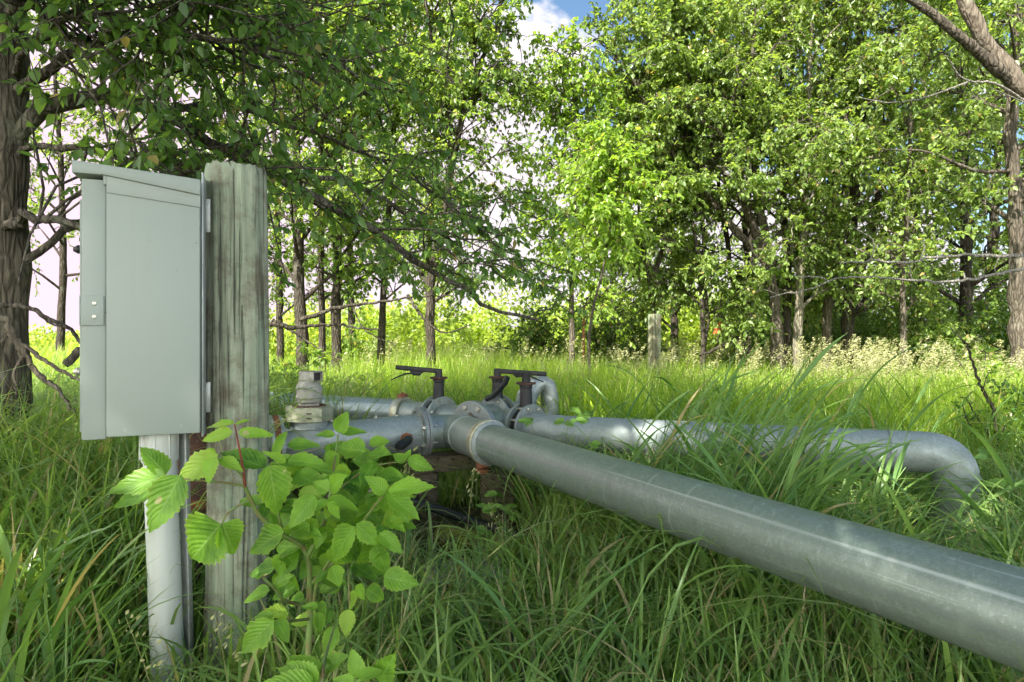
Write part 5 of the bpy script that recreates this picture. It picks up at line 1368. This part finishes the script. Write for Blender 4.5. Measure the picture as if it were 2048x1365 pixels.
stemz(sm, [(1000, 760, 1.58), (1080, 600, 1.56), (1110, 470, 1.5), (1150, 170, 1.6)], .006, .002)
stemz(sm, [(1005, 900, 1.6), (1150, 760, 1.58), (1290, 560, 1.5), (1385, 445, 1.46)], .006, .002)
stemz(sm, [(1030, 1000, 1.6), (1060, 860, 1.58), (1230, 605, 1.46)], .005, .002)
stemz(sm, [(1100, 470, 1.5), (1300, 330, 1.54), (1478, 296, 1.52)], .003, .0015)
stemz(sm, [(720, 480, 1.45), (620, 545, 1.42), (588, 600, 1.41)], .003, .0018)
stemz(sm, [(1075, 1900, 1.2), (1075, 1500, 1.2), (1078, 1300, 1.2), (1132, 1090, 1.36)], .006, .002)
stemz(sm, [(1010, 1060, 1.6), (900, 1070, 1.45), (845, 1058, 1.37)], .004, .002)
stemz(sm, [(880, 640, 1.52), (830, 420, 1.46), (818, 308, 1.44)], .004, .002)
stemz(rm, [(700, 420, 1.44), (690, 330, 1.43), (670, 220, 1.42), (650, 118, 1.42)], .0035, .0015)
stemz(sm, [(698, 415, 1.44), (580, 398, 1.40), (460, 388, 1.37), (330, 372, 1.38)], .003, .0015)
stemz(sm, [(700, 385, 1.44), (640, 320, 1.41), (572, 268, 1.38)], .0025, .0012)
stemz(sm, [(955, 985, 1.58), (890, 970, 1.5), (840, 910, 1.45), (785, 855, 1.42)], .0045, .003)
sm.build('stem', M['stem'], sg); rm.build('red_stalk', M['redbark'], sg)

def weed(label, px, py, Y, h, n, size, spread, seed, wr=.6, name='weed'):
    rg_ = np.random.RandomState(seed); x = gx_(px, Y)
    r_ = thing(name, label, 'plant', (x, Y, 0), 'broad leaved weeds in the grass'); lm_, sm_ = NM(), NM()
    for k in range(n):
        zt = h * rg_.uniform(.45, 1); a = rg_.uniform(0, 6.28); rr = spread * math.sqrt(rg_.uniform(.05, 1))
        p = np.array([x + math.cos(a) * rr, Y + math.sin(a) * rr * .7, zt])
        if k % 3 == 0: tubes(sm_, resample([np.array([x + rg_.normal() * .02, Y, 0]), (np.array([x, Y, 0]) + p) / 2 + np.array([0, 0, .04]), p], 8), np.linspace(.003, .0012, 8), 5)
        for j in range(3):
            a2 = a + (j - 1) * 1.3 + rg_.normal() * .3; l = size * rg_.uniform(.65, 1.15)
            T = p + np.array([math.cos(a2) * l * .85, math.sin(a2) * l * .85, rg_.uniform(-.35, .25) * l])
            hint = np.array([0, -.55, .85]) + rg_.normal(size=3) * .2
            leaflet(lm_, p, T, wr * rg_.uniform(.85, 1.15), hint, rg_, fold=.14, droop=.1, vn=11)
    lm_.build('foliage', M['weed'], r_, uv=True); sm_.build('stem', M['stem'], r_)
weed('leafy green creeper climbing beside the right pipe and its rusty flange', 1110, 0, 3.55, .70, 20, .085, .20, 101, name='creeper')
weed('small leafy plant at the foot of the timber block below the pipe', 1010, 0, 3.2, .38, 9, .075, .14, 102)
weed('broad leaved weed growing under the front pipe', 1480, 0, 1.95, .26, 6, .11, .16, 103)
weed('low weed at the lower right below the front pipe', 1660, 0, 1.55, .2, 7, .10, .2, 104)
weed('broad pale leaved plant right of the drop leg', 2040, 0, 3.0, .58, 8, .14, .16, 105, .38)
weed('low leafy weed in the grass below the mossy log', 1330, 0, 2.2, .22, 7, .08, .16, 106)

# thorny half bare shrub on the right and the small bright bush beside it
ts = thing('thorn_shrub', 'half bare thorny shrub leaning left above the right pipe', 'shrub', tuple(Vector((gx_(1998, 4.5), 4.5, 0))))
bare(ts, 'stem', 'bark_dark', [([P(2000, 900, 4.5), P(1993, 860, 4.5), P(1985, 815, 4.5), P(1960, 770, 4.5), P(1945, 725, 4.5), P(1932, 690, 4.5), P(1900, 655, 4.5)], .016, .004), ([P(1985, 880, 4.5), P(1950, 830, 4.45), P(1935, 800, 4.4), P(1920, 795, 4.4)], .008, .003), ([P(1975, 860, 4.5), P(1940, 850, 4.4), P(1925, 810, 4.4)], .006, .003), ([P(1965, 780, 4.5), P(1975, 750, 4.5), P(1985, 745, 4.5)], .004, .002), ([P(2000, 870, 4.5), P(2030, 820, 4.5), P(2040, 780, 4.5)], .007, .003), ([P(1950, 735, 4.5), P(1938, 740, 4.45)], .003, .001), ([P(1975, 800, 4.5), P(1990, 790, 4.5)], .003, .001)])
rg = np.random.RandomState(97); lmx = NM()
lim = [np.array([P(1998, 890, 4.5), P(2010, 830, 4.5), P(2020, 780, 4.5)]), np.array([P(1990, 880, 4.5), P(1960, 840, 4.45), P(1940, 800, 4.4)]), np.array([P(2000, 890, 4.5), P(2030, 850, 4.5), P(2050, 810, 4.5)])]
sub, tw, b_, ld, ln, l, w_, _ = foliage(lim, rg, 8, .16, 4, .1, 6, .028); leaves(lmx, b_, ld, ln, l, w_ * 1.3, rg.uniform(0, 1, len(b_))); lmx.build('foliage', M['leaf_near'], ts)
shrub('bush', 'small bright green bush with an upright tip beside the thorny shrub', gx_(1962, 6.6), 6.6, .32, 1.05, 10, 'leaf_bright', 98, .045, cat='bush')
